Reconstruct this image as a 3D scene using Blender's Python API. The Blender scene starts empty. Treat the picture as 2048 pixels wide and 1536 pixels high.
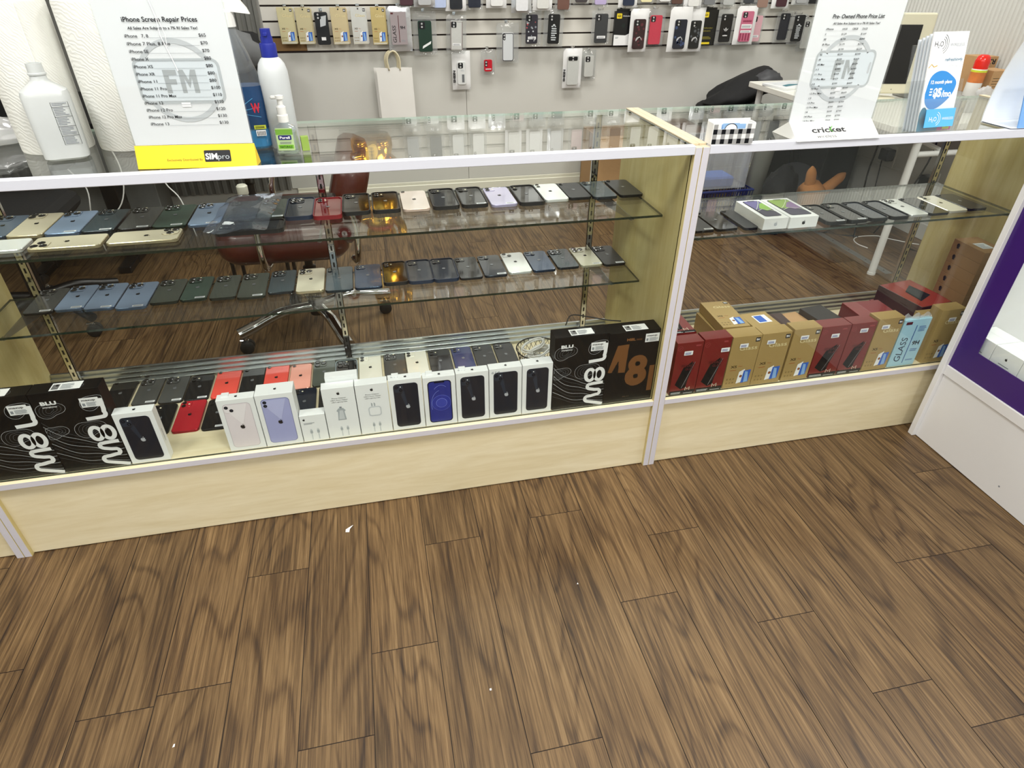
import bpy, bmesh, math, random
from mathutils import Vector, Matrix
random.seed(7)
S = bpy.context.scene
COL = S.collection
PI = math.pi
# ---------------------------------------------------------------- camera, world, lights, exposure
cam_d = bpy.data.cameras.new('camera'); cam = bpy.data.objects.new('camera', cam_d); COL.objects.link(cam)
pitch, roll, yaw = 0.599928, 0.008660, 0.221646
cy, sy = math.cos(yaw), math.sin(yaw); cp, sp_ = math.cos(pitch), math.sin(pitch); cr, sr = math.cos(roll), math.sin(roll)
fwd = Vector((sy*cp, cy*cp, -sp_)); rgt = Vector((cy, -sy, 0)); upv = rgt.cross(fwd)
r2 = rgt*cr + upv*sr; u2 = rgt*(-sr) + upv*cr
cam.matrix_world = Matrix(((r2.x, u2.x, -fwd.x, 1.02269), (r2.y, u2.y, -fwd.y, -1.36426), (r2.z, u2.z, -fwd.z, 1.33288), (0, 0, 0, 1)))
cam_d.sensor_fit = 'HORIZONTAL'; cam_d.sensor_width = 36.0; cam_d.lens = 1246.26/2048*36
cam_d.clip_start = 0.05
S.camera = cam
W = bpy.data.worlds.new('world'); S.world = W; W.use_nodes = True
bg = W.node_tree.nodes['Background']; bg.inputs[0].default_value = (0.86, 0.93, 1.0, 1); bg.inputs[1].default_value = 1.0
S.view_settings.view_transform = 'Standard'; S.view_settings.look = 'None'; S.view_settings.gamma = 1.0
S.view_settings.use_curve_mapping = False; S.view_settings.exposure = -0.22
CEIL = 2.75
LAMPS = [(-0.4, -0.75, 46), (1.35, -0.95, 46), (3.1, -0.75, 40), (0.2, -2.9, 40), (2.4, -2.9, 40),
         (0.35, 1.75, 10), (1.85, 1.85, 27), (3.3, 1.75, 24)]
for i, (lx, ly, e) in enumerate(LAMPS):
    ld = bpy.data.lights.new('panel_light', 'AREA'); ld.shape = 'RECTANGLE'; ld.size = 0.56; ld.size_y = 0.56
    ld.energy = e; ld.color = (1.0, 0.985, 0.94)
    lo = bpy.data.objects.new('panel_light', ld); COL.objects.link(lo); lo.location = (lx, ly, CEIL-0.03)

# ---------------------------------------------------------------- materials
def lin(h):
    if isinstance(h, str):
        h = h.lstrip('#'); c = [int(h[i:i+2], 16)/255 for i in (0, 2, 4)]
        return tuple((x/12.92 if x <= .04045 else ((x+.055)/1.055)**2.4) for x in c) + (1,)
    return tuple(h)
MC = {}
def mat(name, col=None, rough=.5, metal=0., spec=.5, coat=0., bump=0., bscale=60., vary=0., trans=0., emis=0.):
    if name in MC: return MC[name]
    if col is None: raise ValueError('no colour for '+name)
    m = bpy.data.materials.new(name); m.use_nodes = True; MC[name] = m
    nt = m.node_tree; b = nt.nodes['Principled BSDF']
    c = lin(col)
    b.inputs['Base Color'].default_value = c; b.inputs['Roughness'].default_value = rough; b.inputs['Metallic'].default_value = metal
    b.inputs['Specular IOR Level'].default_value = spec; b.inputs['Coat Weight'].default_value = coat; b.inputs['Coat Roughness'].default_value = .04
    b.inputs['Transmission Weight'].default_value = trans
    if emis: b.inputs['Emission Color'].default_value = c; b.inputs['Emission Strength'].default_value = emis
    tc = nt.nodes.new('ShaderNodeTexCoord'); n = nt.nodes.new('ShaderNodeTexNoise'); n.inputs['Scale'].default_value = bscale; n.inputs['Detail'].default_value = 4
    nt.links.new(tc.outputs['Object'], n.inputs['Vector'])
    if vary:
        mx = nt.nodes.new('ShaderNodeMix'); mx.data_type = 'RGBA'
        mx.inputs['A'].default_value = tuple(x*(1-vary) for x in c[:3])+(1,); mx.inputs['B'].default_value = tuple(min(1, x*(1+vary)) for x in c[:3])+(1,)
        nt.links.new(n.outputs['Fac'], mx.inputs['Factor']); nt.links.new(mx.outputs['Result'], b.inputs['Base Color'])
    if bump:
        bp = nt.nodes.new('ShaderNodeBump'); bp.inputs['Strength'].default_value = bump; bp.inputs['Distance'].default_value = .002
        nt.links.new(n.outputs['Fac'], bp.inputs['Height']); nt.links.new(bp.outputs['Normal'], b.inputs['Normal'])
    return m
def film(name, tint=(.93, .97, .95), rough=.0, ior=1.5, haze=0., hazecol=(.8, .8, .8), bump=0., bscale=30.):
    """thin clear sheet: Fresnel reflection over straight transmission, optional milkiness"""
    if name in MC: return MC[name]
    m = bpy.data.materials.new(name); m.use_nodes = True; MC[name] = m
    nt = m.node_tree; nt.nodes.clear(); N = nt.nodes.new; Lk = nt.links.new
    out = N('ShaderNodeOutputMaterial'); t = N('ShaderNodeBsdfTransparent'); g = N('ShaderNodeBsdfGlossy'); mx = N('ShaderNodeMixShader')
    fr = N('ShaderNodeFresnel'); ge = N('ShaderNodeNewGeometry'); io = N('ShaderNodeMix'); io.data_type = 'FLOAT'
    io.inputs['A'].default_value = ior; io.inputs['B'].default_value = 1/ior
    Lk(ge.outputs['Backfacing'], io.inputs['Factor']); Lk(io.outputs['Result'], fr.inputs['IOR'])
    t.inputs[0].default_value = tuple(tint)+(1,); g.inputs['Roughness'].default_value = rough; g.inputs['Color'].default_value = (1, 1, 1, 1)
    Lk(fr.outputs[0], mx.inputs[0]); Lk(g.outputs[0], mx.inputs[2])
    if haze:
        d = N('ShaderNodeBsdfDiffuse'); d.inputs[0].default_value = tuple(hazecol)+(1,); m2 = N('ShaderNodeMixShader'); m2.inputs[0].default_value = haze
        Lk(t.outputs[0], m2.inputs[1]); Lk(d.outputs[0], m2.inputs[2]); Lk(m2.outputs[0], mx.inputs[1])
    else: Lk(t.outputs[0], mx.inputs[1])
    if bump:
        tc = N('ShaderNodeTexCoord'); n = N('ShaderNodeTexNoise'); n.inputs['Scale'].default_value = bscale; n.inputs['Detail'].default_value = 3; bp = N('ShaderNodeBump')
        bp.inputs['Strength'].default_value = bump; bp.inputs['Distance'].default_value = .004
        Lk(tc.outputs['Object'], n.inputs['Vector']); Lk(n.outputs['Fac'], bp.inputs['Height']); Lk(bp.outputs['Normal'], g.inputs['Normal']); Lk(bp.outputs['Normal'], fr.inputs['Normal'])
    Lk(mx.outputs[0], out.inputs[0])
    return m
def wood(name, c1, c2, axis='X', rough=.42, amp=.5, scale=1.0):
    """pale laminate with long soft grain"""
    m = bpy.data.materials.new(name); m.use_nodes = True; MC[name] = m
    nt = m.node_tree; N = nt.nodes.new; Lk = nt.links.new; b = nt.nodes['Principled BSDF']
    tc = N('ShaderNodeTexCoord'); mp = N('ShaderNodeMapping')
    s = {'X': (1.6, 14, 14), 'Z': (14, 14, 1.6), 'Y': (14, 1.6, 14)}[axis]; mp.inputs['Scale'].default_value = tuple(v*scale for v in s)
    n = N('ShaderNodeTexNoise'); n.inputs['Scale'].default_value = 1.6; n.inputs['Detail'].default_value = 7; n.inputs['Roughness'].default_value = .62; n.inputs['Distortion'].default_value = 1.1
    n2 = N('ShaderNodeTexNoise'); n2.inputs['Scale'].default_value = 9; n2.inputs['Detail'].default_value = 3
    cr_ = N('ShaderNodeValToRGB'); cr_.color_ramp.elements[0].position = .35; cr_.color_ramp.elements[1].position = .68
    cr_.color_ramp.elements[0].color = lin(c2); cr_.color_ramp.elements[1].color = lin(c1)
    Lk(tc.outputs['Object'], mp.inputs[0]); Lk(mp.outputs[0], n.inputs['Vector']); Lk(mp.outputs[0], n2.inputs['Vector'])
    mm = N('ShaderNodeMath'); mm.operation = 'MULTIPLY_ADD'; mm.inputs[1].default_value = .75; Lk(n.outputs['Fac'], mm.inputs[0])
    m3 = N('ShaderNodeMath'); m3.operation = 'MULTIPLY'; m3.inputs[1].default_value = .25; Lk(n2.outputs['Fac'], m3.inputs[0]); Lk(m3.outputs[0], mm.inputs[2])
    Lk(mm.outputs[0], cr_.inputs[0]); Lk(cr_.outputs[0], b.inputs['Base Color']); b.inputs['Roughness'].default_value = rough
    return m
def floor_mat():
    m = bpy.data.materials.new('wood_plank_floor'); m.use_nodes = True
    nt = m.node_tree; N = nt.nodes.new; Lk = nt.links.new; b = nt.nodes['Principled BSDF']
    ge = N('ShaderNodeNewGeometry'); at = N('ShaderNodeAttribute'); at.attribute_name = 'pv'; at.attribute_type = 'GEOMETRY'
    off = N('ShaderNodeVectorMath'); off.operation = 'SCALE'; Lk(at.outputs['Vector'], off.inputs[0]); off.inputs['Scale'].default_value = 23
    ad = N('ShaderNodeVectorMath'); ad.operation = 'ADD'; Lk(ge.outputs['Position'], ad.inputs[0]); Lk(off.outputs[0], ad.inputs[1])
    def nz(sc, s, det, rgh, dist=0.):
        mp = N('ShaderNodeMapping'); mp.inputs['Scale'].default_value = sc; Lk(ad.outputs[0], mp.inputs[0])
        n = N('ShaderNodeTexNoise'); n.inputs['Scale'].default_value = s; n.inputs['Detail'].default_value = det; n.inputs['Roughness'].default_value = rgh; n.inputs['Distortion'].default_value = dist
        Lk(mp.outputs[0], n.inputs['Vector']); return n.outputs['Fac']
    def ma(op, a, b_, c=None):
        q = N('ShaderNodeMath'); q.operation = op
        for i, v in enumerate((a, b_, c)):
            if v is None: continue
            if isinstance(v, (int, float)): q.inputs[i].default_value = v
            else: Lk(v, q.inputs[i])
        return q.outputs[0]
    sx = N('ShaderNodeSeparateXYZ'); Lk(ad.outputs[0], sx.inputs[0])
    low = nz((4.0, .55, 1), 1.0, 2, .5, .3)                       # broad figure that bends the rings
    rings = ma('SINE', ma('ADD', ma('MULTIPLY', sx.outputs[0], 30.), ma('MULTIPLY', low, 120.)), 0.)
    rings = ma('MULTIPLY_ADD', rings, .5, .5)
    fib = nz((150, 3.2, 1), 1.0, 7, .70, .12)
    fine = nz((330, 9, 1), 1.0, 3, .6)
    blot = nz((9, 1.6, 1), 1.0, 4, .6, .6)
    v = ma('ADD', ma('MULTIPLY', ma('SUBTRACT', .5, ma('POWER', rings, 7.)), .12), ma('MULTIPLY', fib, .86))
    v = ma('ADD', v, ma('MULTIPLY', blot, .40)); v = ma('ADD', v, ma('MULTIPLY', fine, .42))
    v = ma('SUBTRACT', v, .375)
    ramp = N('ShaderNodeValToRGB'); e = ramp.color_ramp.elements
    e[0].position = .24; e[0].color = lin('#2e2117'); e[1].position = .84; e[1].color = lin('#8d7351')
    x = e.new(.42); x.color = lin('#4e3a24'); x = e.new(.60); x.color = lin('#6f5739')
    Lk(v, ramp.inputs[0])
    # knots
    mpk = N('ShaderNodeMapping'); mpk.inputs['Scale'].default_value = (6.5, 1.9, 1); Lk(ad.outputs[0], mpk.inputs[0])
    vo = N('ShaderNodeTexVoronoi'); vo.inputs['Scale'].default_value = 1.0; vo.inputs['Randomness'].default_value = 1; Lk(mpk.outputs[0], vo.inputs['Vector'])
    kd = ma('ADD', vo.outputs['Distance'], ma('MULTIPLY', ma('SUBTRACT', fib, .5), .22))
    kn = N('ShaderNodeMapRange'); kn.inputs['From Min'].default_value = .03; kn.inputs['From Max'].default_value = .17; kn.inputs['To Min'].default_value = .50; kn.inputs['To Max'].default_value = 1; Lk(kd, kn.inputs[0])
    pt = N('ShaderNodeSeparateXYZ'); Lk(at.outputs['Vector'], pt.inputs[0])
    tone = ma('MULTIPLY', ma('MULTIPLY_ADD', pt.outputs[2], .26, .88), kn.outputs[0])
    mu = N('ShaderNodeVectorMath'); mu.operation = 'SCALE'; Lk(ramp.outputs[0], mu.inputs[0]); Lk(tone, mu.inputs['Scale'])
    Lk(mu.outputs[0], b.inputs['Base Color'])
    b.inputs['Roughness'].default_value = .43; b.inputs['Specular IOR Level'].default_value = .42
    bp = N('ShaderNodeBump'); bp.inputs['Strength'].default_value = .22; bp.inputs['Distance'].default_value = .001
    Lk(ma('ADD', fib, ma('MULTIPLY', fine, .6)), bp.inputs['Height']); Lk(bp.outputs[0], b.inputs['Normal'])
    return m
WHITE_BOARD = mat('white_wall_board', '#d9d7cf', .45, bump=.05, bscale=12, vary=.03)
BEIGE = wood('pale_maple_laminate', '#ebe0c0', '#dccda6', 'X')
BEIGE_V_SHADED = wood('pale_maple_upright_shaded', '#d2c48e', '#c0ae74', 'Z', rough=.38)  # upright grain; same laminate, darkened to carry the shade inside the cases
EDGE = mat('lavender_white_edge_band', '#cfccd4', .4, vary=.03, bscale=20)
TOPEDGE = mat('cream_edge_band', '#d6c7aa', .42, vary=.05, bscale=25)
ALU = mat('brushed_aluminium', '#b9bcbc', .3, 1., bump=.05, bscale=200)
CHROME = mat('chrome', '#dcdcdc', .08, 1., bump=.0)
GLASS = film('showcase_glass', (.955, .975, .962))
GEDGE = mat('green_glass_edge', '#1d2c22', .12, spec=.8, vary=.3, bscale=8)
BLACK = mat('black_plastic', '#0c0c0d', .35, vary=.1)
BLACKR = mat('black_rubber', '#141414', .6, vary=.1)
BLACKG = mat('gloss_black', '#08080a', .06, coat=.6)
PAPER = mat('white_paper', '#f6f7f9', .55, vary=.02, bscale=15)
CARD = mat('white_carton', '#f2f3f3', .38, vary=.015, bscale=15)
INK = mat('black_ink', '#15151a', .5); INKG = mat('grey_ink', '#8b9096', .5); INKL = mat('pale_grey_ink', '#c5cacd', .5); INKLL = mat('faint_blue_grey_ink', '#dbe3e8', .5)
STICK = mat('price_sticker_white', '#f2f2f2', .5)
WPL = mat('white_plastic', '#e6e6e2', .35, vary=.02)
# materials used on many small parts, defined once
mat('black_fabric', '#131314', .85, bump=.3, bscale=150); mat('blue_stripe', '#4a6ea8', .4); mat('cream_plastic', '#d9d8c8', .4); mat('crease_highlight', '#fbfbfb', .2); mat('dark_pink_print', '#8f3550', .4); mat('grey_wall_paint', '#c9c8c2', .5, vary=.04, bscale=6); mat('kraft_card', '#b58f63', .7, vary=.08); mat('label_yellow', '#c9d23a', .4); mat('leaf_green', '#58a639', .4); mat('olive_yellow_ink', '#8f862e', .4); mat('plaid_grey', '#9a9a9a', .5); mat('print_black', '#0b0d12', .6, spec=.2)
mat('print_bright_blue', '#2f63c4', .3); mat('print_orange', '#a5551f', .5); mat('print_white', '#f2f2f2', .4); mat('print_wine', '#571316', .4); mat('print_wine_light', '#b5555a', .4); mat('red_enamel', '#a32018', .2); mat('wall_glow', '#dfe6cf', .3); mat('white_trim', '#cfcfc9', .5)
# ---------------------------------------------------------------- geometry helpers
def mk(name, bm, mats, parent=None, loc=None, rot=None, smooth=False, link=True, keep=False):
    me = bpy.data.meshes.new(name)
    if not keep: bmesh.ops.recalc_face_normals(bm, faces=bm.faces)
    bm.to_mesh(me); bm.free()
    for m in (mats if isinstance(mats, (list, tuple)) else [mats]): me.materials.append(m)
    if smooth:
        for p in me.polygons: p.use_smooth = True
        if smooth != 'all':
            me.set_sharp_from_angle(angle=math.radians(38))
    o = bpy.data.objects.new(name, me)
    if link: COL.objects.link(o)
    if parent: o.parent = parent
    if loc: o.location = loc
    if rot: o.rotation_euler = rot
    return o
def tag(o, label=None, cat=None, group=None, kind=None):
    if label: o['label'] = label
    if cat: o['category'] = cat
    if group: o['group'] = group
    if kind: o['kind'] = kind
    return o
def thing(name, label, cat, loc=(0, 0, 0), rz=0., group=None, rot=None):
    o = bpy.data.objects.new(name, None); COL.objects.link(o); o.location = loc; o.rotation_euler = rot or (0, 0, rz); o.empty_display_size = .05
    return tag(o, label, cat, group)
def B(): return bmesh.new()
def box(bm, x0, x1, y0, y1, z0, z1, bev=0., mi=0, M=None, seg=1):
    r = bmesh.ops.create_cube(bm, size=1); vs = r['verts']
    for v in vs: v.co = Vector((x0+(x1-x0)*(v.co.x+.5), y0+(y1-y0)*(v.co.y+.5), z0+(z1-z0)*(v.co.z+.5)))
    fs = {f for v in vs for f in v.link_faces}
    for f in fs: f.material_index = mi
    if bev:
        es = {e for f in fs for e in f.edges}
        r = bmesh.ops.bevel(bm, geom=list(es), offset=bev, segments=seg, affect='EDGES', profile=.5); vs = list({v for f in r['faces'] for v in f.verts} | {v for v in vs if v.is_valid})
        for f in r['faces']: f.material_index = mi
    if M is not None:
        for v in vs: v.co = M @ v.co
    return vs
def tube(bm, pts, r, n=8, mi=0, cap=True, closed=False):
    pts = [Vector(p) for p in pts]; rings = []; prev = None
    L = len(pts)
    for i, p in enumerate(pts):
        if closed: t = pts[(i+1) % L]-pts[i-1]
        else: t = (pts[min(i+1, L-1)]-pts[max(i-1, 0)])
        t.normalize()
        if prev is None:
            a = Vector((0, 0, 1)) if abs(t.z) < .9 else Vector((1, 0, 0)); nrm = t.cross(a).normalized()
        else: nrm = (prev-t*prev.dot(t)).normalized()
        prev = nrm; bn = t.cross(nrm); rr = r[i] if isinstance(r, (list, tuple)) else r
        rings.append([bm.verts.new(p+(nrm*math.cos(2*PI*k/n)+bn*math.sin(2*PI*k/n))*rr) for k in range(n)])
    prs = list(zip(rings, rings[1:])) + ([(rings[-1], rings[0])] if closed else [])
    for a, b in prs:
        for k in range(n):
            f = bm.faces.new((a[k], a[(k+1) % n], b[(k+1) % n], b[k])); f.material_index = mi
    if cap and not closed:
        for rg in (rings[0], rings[-1]): bm.faces.new(rg).material_index = mi
    return rings
def lathe(bm, prof, n=20, M=None, mi=0, cx=0, cy_=0, squash=(1, 1)):
    rings = []
    for r, z in prof:
        if r < 1e-6:
            v = [bm.verts.new((cx, cy_, z))]
        else: v = [bm.verts.new((cx+r*squash[0]*math.cos(2*PI*k/n), cy_+r*squash[1]*math.sin(2*PI*k/n), z)) for k in range(n)]
        rings.append(v)
    for a, b in zip(rings, rings[1:]):
        for k in range(n):
            k2 = (k+1) % n
            if len(a) == 1 and len(b) == 1: continue
            if len(a) == 1: f = bm.faces.new((a[0], b[k], b[k2]))
            elif len(b) == 1: f = bm.faces.new((a[k], a[k2], b[0]))
            else: f = bm.faces.new((a[k], a[k2], b[k2], b[k]))
            f.material_index = mi
    for rg in (rings[0], rings[-1]):
        if len(rg) > 1: bm.faces.new(rg).material_index = mi
    vs = [v for r in rings for v in r]
    if M is not None:
        for v in vs: v.co = M @ v.co
    return vs
def rrect(w, l, r, seg=5, cx=0., cy_=0.):
    pts = []
    r = min(r, w/2-1e-5, l/2-1e-5)
    for sx, sy2, a0 in ((1, 1, 0), (-1, 1, 90), (-1, -1, 180), (1, -1, 270)):
        for k in range(seg+1):
            a = math.radians(a0+90*k/seg); pts.append((cx+sx*(w/2-r)+r*math.cos(a), cy_+sy2*(l/2-r)+r*math.sin(a)))
    return pts
def slab(bm, w, l, t, r, e=.001, seg=5, cx=0., cy_=0., z0=0., mi_top=0, mi_side=1, M=None):
    """rounded rectangle slab with softened rims, lying in xy, from z0 up"""
    lv = [(e, z0), (0, z0+e), (0, z0+t-e), (e, z0+t)]; rings = []
    for ins, z in lv:
        rings.append([bm.verts.new((x, y, z)) for x, y in rrect(w-2*ins, l-2*ins, max(r-ins, 1e-4), seg, cx, cy_)])
    n = len(rings[0])
    for a, b in zip(rings, rings[1:]):
        for k in range(n): bm.faces.new((a[k], a[(k+1) % n], b[(k+1) % n], b[k])).material_index = mi_side
    bm.faces.new(rings[0]).material_index = mi_side; bm.faces.new(rings[-1]).material_index = mi_top
    if M is not None:
        for rg in rings:
            for v in rg: v.co = M @ v.co
def curve_pts(pts, n=6):
    """Catmull-Rom through points"""
    P = [Vector(p) for p in pts]; P = [P[0]*2-P[1]]+P+[P[-1]*2-P[-2]]; out = []
    for i in range(1, len(P)-2):
        for k in range(n):
            t = k/n; a, b, c, d = P[i-1:i+3]
            out.append(.5*((2*b)+(-a+c)*t+(2*a-5*b+4*c-d)*t*t+(-a+3*b-3*c+d)*t**3))
    out.append(P[-2]); return out
_tx = {}
def text_mesh(s, bold=0.):
    k = (s, bold)
    if k not in _tx:
        cu = bpy.data.curves.new('lettering', 'FONT'); cu.body = s; cu.resolution_u = 3; cu.offset = bold; cu.fill_mode = 'FRONT'
        ob = bpy.data.objects.new('lettering', cu); me = ob.to_mesh()
        vs = [(v.co.x, v.co.y) for v in me.vertices]; fs = [tuple(p.vertices) for p in me.polygons]; ob.to_mesh_clear()
        bpy.data.objects.remove(ob); bpy.data.curves.remove(cu)
        xs = [v[0] for v in vs] or [0, 1]; _tx[k] = (vs, fs, min(xs), max(xs))
    return _tx[k]
class Print:
    """flat printed marks on a face: origin O, in-plane axes U (right) and V (up)"""
    def __init__(s, O, U, V, lift=.0003):
        s.O = Vector(O); s.U = Vector(U).normalized(); s.V = Vector(V).normalized(); s.N = s.U.cross(s.V).normalized(); s.bm = bmesh.new(); s.mats = []; s.lift = lift
    def mi(s, m):
        if m not in s.mats: s.mats.append(m)
        return s.mats.index(m)
    def P(s, u, v, lay): return s.O+s.U*u+s.V*v+s.N*(s.lift*lay)
    def poly(s, pts, m, lay=1):
        a = sum(pts[i-1][0]*pts[i][1]-pts[i][0]*pts[i-1][1] for i in range(len(pts)))
        if a < 0: pts = pts[::-1]
        f = s.bm.faces.new([s.bm.verts.new(s.P(u, v, lay)) for u, v in pts]); f.material_index = s.mi(m); return s
    def rect(s, u0, v0, u1, v1, m, lay=1, r=0.):
        if r: return s.poly(rrect(u1-u0, v1-v0, r, 4, (u0+u1)/2, (v0+v1)/2), m, lay)
        return s.poly([(u0, v0), (u1, v0), (u1, v1), (u0, v1)], m, lay)
    def disc(s, u, v, r, m, lay=1, n=20, ru=None):
        return s.poly([(u+(ru or r)*math.cos(2*PI*k/n), v+r*math.sin(2*PI*k/n)) for k in range(n)], m, lay)
    def stroke(s, pts, w, m, lay=1, closed=False):
        k = s.mi(m); L = len(pts); A = []
        for i, p in enumerate(pts):
            p0 = pts[i-1] if (i or closed) else p; p1 = pts[(i+1) % L] if (i < L-1 or closed) else p
            dx, dy = p1[0]-p0[0], p1[1]-p0[1]; d = math.hypot(dx, dy) or 1; nx, ny = -dy/d*w/2, dx/d*w/2
            A.append((s.bm.verts.new(s.P(p[0]+nx, p[1]+ny, lay)), s.bm.verts.new(s.P(p[0]-nx, p[1]-ny, lay))))
        for a, b in list(zip(A, A[1:]))+([(A[-1], A[0])] if closed else []):
            s.bm.faces.new((a[0], a[1], b[1], b[0])).material_index = k
        return s
    def ring(s, u, v, r, w, m, lay=1, a0=0, a1=360, n=24, ru=None):
        c = (a1-a0) >= 360; ru = ru or r
        return s.stroke([(u+ru*math.cos(math.radians(a0+(a1-a0)*k/n)), v+r*math.sin(math.radians(a0+(a1-a0)*k/n))) for k in range(n if c else n+1)], w, m, lay, c)
    def text(s, st, u, v, w, h, m, lay=2, bold=.0, rot=0., slant=0.):
        vs, fs, x0, x1 = text_mesh(st, bold); sx = w/max(x1-x0, 1e-3); sy3 = h/.7; k = s.mi(m); c, d = math.cos(rot), math.sin(rot)
        V = []
        for x, y in vs:
            a, b = (x-x0)*sx, y*sy3; a += b*slant; V.append(s.bm.verts.new(s.P(u+a*c-b*d, v+a*d+b*c, lay)))
        for f in fs:
            try: q = s.bm.faces.new([V[i] for i in f]); q.material_index = k
            except ValueError: continue
        return s
    def logo(s, u, v, h, m, lay=2, rot=0.):
        """small bitten-fruit emblem"""
        r = h*.42; c, d = math.cos(rot), math.sin(rot)
        o = [(.0, .62), (.28, .78), (.58, .78), (.84, .6), (.66, .42), (.6, .2), (.7, -.02), (.92, -.16), (.72, -.6), (.42, -.92), (.2, -.95), (0, -.88), (-.2, -.95), (-.44, -.9), (-.76, -.5), (-.92, -.02), (-.86, .42), (-.62, .72), (-.3, .78)]
        lf = [(.0, .9), (.05, 1.15), (.22, 1.32), (.42, 1.4), (.38, 1.12), (.2, .94)]
        for P_ in (o, lf): s.poly([(u+(x*r)*c-(y*r)*d, v+(x*r)*d+(y*r)*c) for x, y in P_], m, lay)
        return s
    def lines(s, u0, v0, u1, v1, n, m, lay=2, jit=.35, t=.5):
        st = (v1-v0)/n
        for i in range(n):
            e = u1-(u1-u0)*random.random()*jit; s.rect(u0, v0+i*st, e, v0+(i+t)*st, m, lay)
        return s
    def build(s, name, parent=None):
        for f in s.bm.faces:
            f.normal_update()
            if f.normal.dot(s.N) < 0: f.normal_flip()
        return mk(name, s.bm, s.mats, parent, keep=True)
# ---------------------------------------------------------------- the room
FX0, FX1, FY0, FY1 = -2.6, 4.1, -3.9, 2.85
def build_floor():
    bm = B(); lay = None; pv = []
    PW = .1535; off0 = .4345; rnd = random.Random(3)
    joints = {0: -.481, 1: -.193, 3: -.478, 4: -.18, 5: -.769, 6: -.142, 7: -.467, 8: -.275, 10: -.806, 11: -.915, 12: -.505, 13: -.505, 14: -.21, -3: -.351}
    g = .0009; k0 = math.floor((FX0-off0)/PW); k1 = math.ceil((FX1-off0)/PW); cols = []
    for k in range(k0, k1):
        xa, xb = max(off0+k*PW, FX0), min(off0+(k+1)*PW, FX1)
        j = joints.get(k, -rnd.random()*1.22); ys = [FY0]; y = j-4*1.22
        while y < FY1:
            if y > FY0+.02: ys.append(y)
            y += 1.22
        ys.append(FY1)
        for ya, yb in zip(ys, ys[1:]):
            vs = [bm.verts.new(c) for c in ((xa+g, ya+g, 0), (xb-g, ya+g, 0), (xb-g, yb-g, 0), (xa+g, yb-g, 0))]
            f = bm.faces.new(vs); f.material_index = 0; cols.append((rnd.random(), rnd.random(), rnd.random()))
    vs = [bm.verts.new(c) for c in ((FX0, FY0, -.0012), (FX1, FY0, -.0012), (FX1, FY1, -.0012), (FX0, FY1, -.0012))]
    bm.faces.new(vs).material_index = 1; cols.append((0, 0, 0))
    for f in bm.faces: f.normal_update()
    o = mk('floor', bm, [floor_mat(), mat('floor_joint', '#1c130c', .8)], keep=True)
    a = o.data.attributes.new('pv', 'FLOAT_VECTOR', 'FACE')
    for i, c in enumerate(cols): a.data[i].vector = c
    tag(o, kind='structure')
build_floor()
def struct(name, bm, m, **k): return tag(mk(name, bm, m, **k), kind='structure')
bm = B(); box(bm, FX0, FX1, FY0, FY1, -.12, -.0015); struct('floor_slab', bm, mat('concrete', '#555555', .9))
bm = B(); box(bm, FX0, FX1, FY0, FY1, CEIL, CEIL+.1); struct('ceiling', bm, mat('ceiling_tile', '#e6e5df', .9, bump=.2, bscale=80))
bm = B(); box(bm, FX0-.1, FX1+.1, FY1, FY1+.1, 0, CEIL); struct('wall_back', bm, WHITE_BOARD)
# right wall: finely reeded panelling above, plain boards below
bm = B(); box(bm, FX1, FX1+.1, FY0, FY1, 0, CEIL)
struct('wall_right', bm, mat('grey_wall_paint', '#c9c8c2', .5, vary=.04, bscale=6))
bm = B(); n = 150
for i in range(n):
    y = -.9+3.75*i/n; tube(bm, [(4.1075, y, .62), (4.1075, y, CEIL)], .0135, 8, cap=False)
struct('trim_2', bm, mat('reeded_wall_panel', '#c8c8c3', .45, vary=.05, bscale=4))
bm = B()
for z in (.30, .58): box(bm, 4.094, 4.1, -.9, 2.85, z, z+.006)
box(bm, 4.085, 4.1, -.9, 2.85, 0, .09, .003); box(bm, 4.08, 4.1, -.9, 2.85, .6, .625, .003); struct('baseboard_right', bm, mat('white_trim', '#cfcfc9', .5))
bm = B(); box(bm, FX0-.1, FX0, FY0, FY1, 0, CEIL); struct('wall_left', bm, mat('grey_wall_paint'))
# left part of the back wall: grey corrugated sheeting
bm = B(); x = FX0; i = 0; pr = []
while x < .50: pr += [(x, 2.83), (x+.018, 2.83), (x+.024, 2.818), (x+.042, 2.818)]; x += .048
vb = [bm.verts.new((a, b, 0.1)) for a, b in pr]; vt = [bm.verts.new((a, b, CEIL)) for a, b in pr]
for a in range(len(pr)-1): bm.faces.new((vb[a], vb[a+1], vt[a+1], vt[a]))
struct('trim_1', bm, mat('grey_corrugated_sheet', '#74746f', .5, metal=.1, vary=.1, bscale=5))
bm = B(); box(bm, .55, 4.085, 2.825, 2.85, .0, .085, .004); box(bm, .55, 4.085, 2.832, 2.85, .085, .105, .003); struct('baseboard_back', bm, mat('cream_baseboard', '#e3e0cf', .4))
bm = B()
for a in ((FX0, -1.6, 0, CEIL), (3.2, FX1, 0, CEIL), (-1.6, 3.2, 0, .5), (-1.6, 3.2, 2.3, CEIL)): box(bm, a[0], a[1], FY0-.1, FY0, a[2], a[3])
struct('wall_front', bm, mat('grey_wall_paint'))
bm = B(); box(bm, -1.6, 3.2, FY0-.055, FY0-.045, .5, 2.3); struct('window_1', bm, GLASS)
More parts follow.
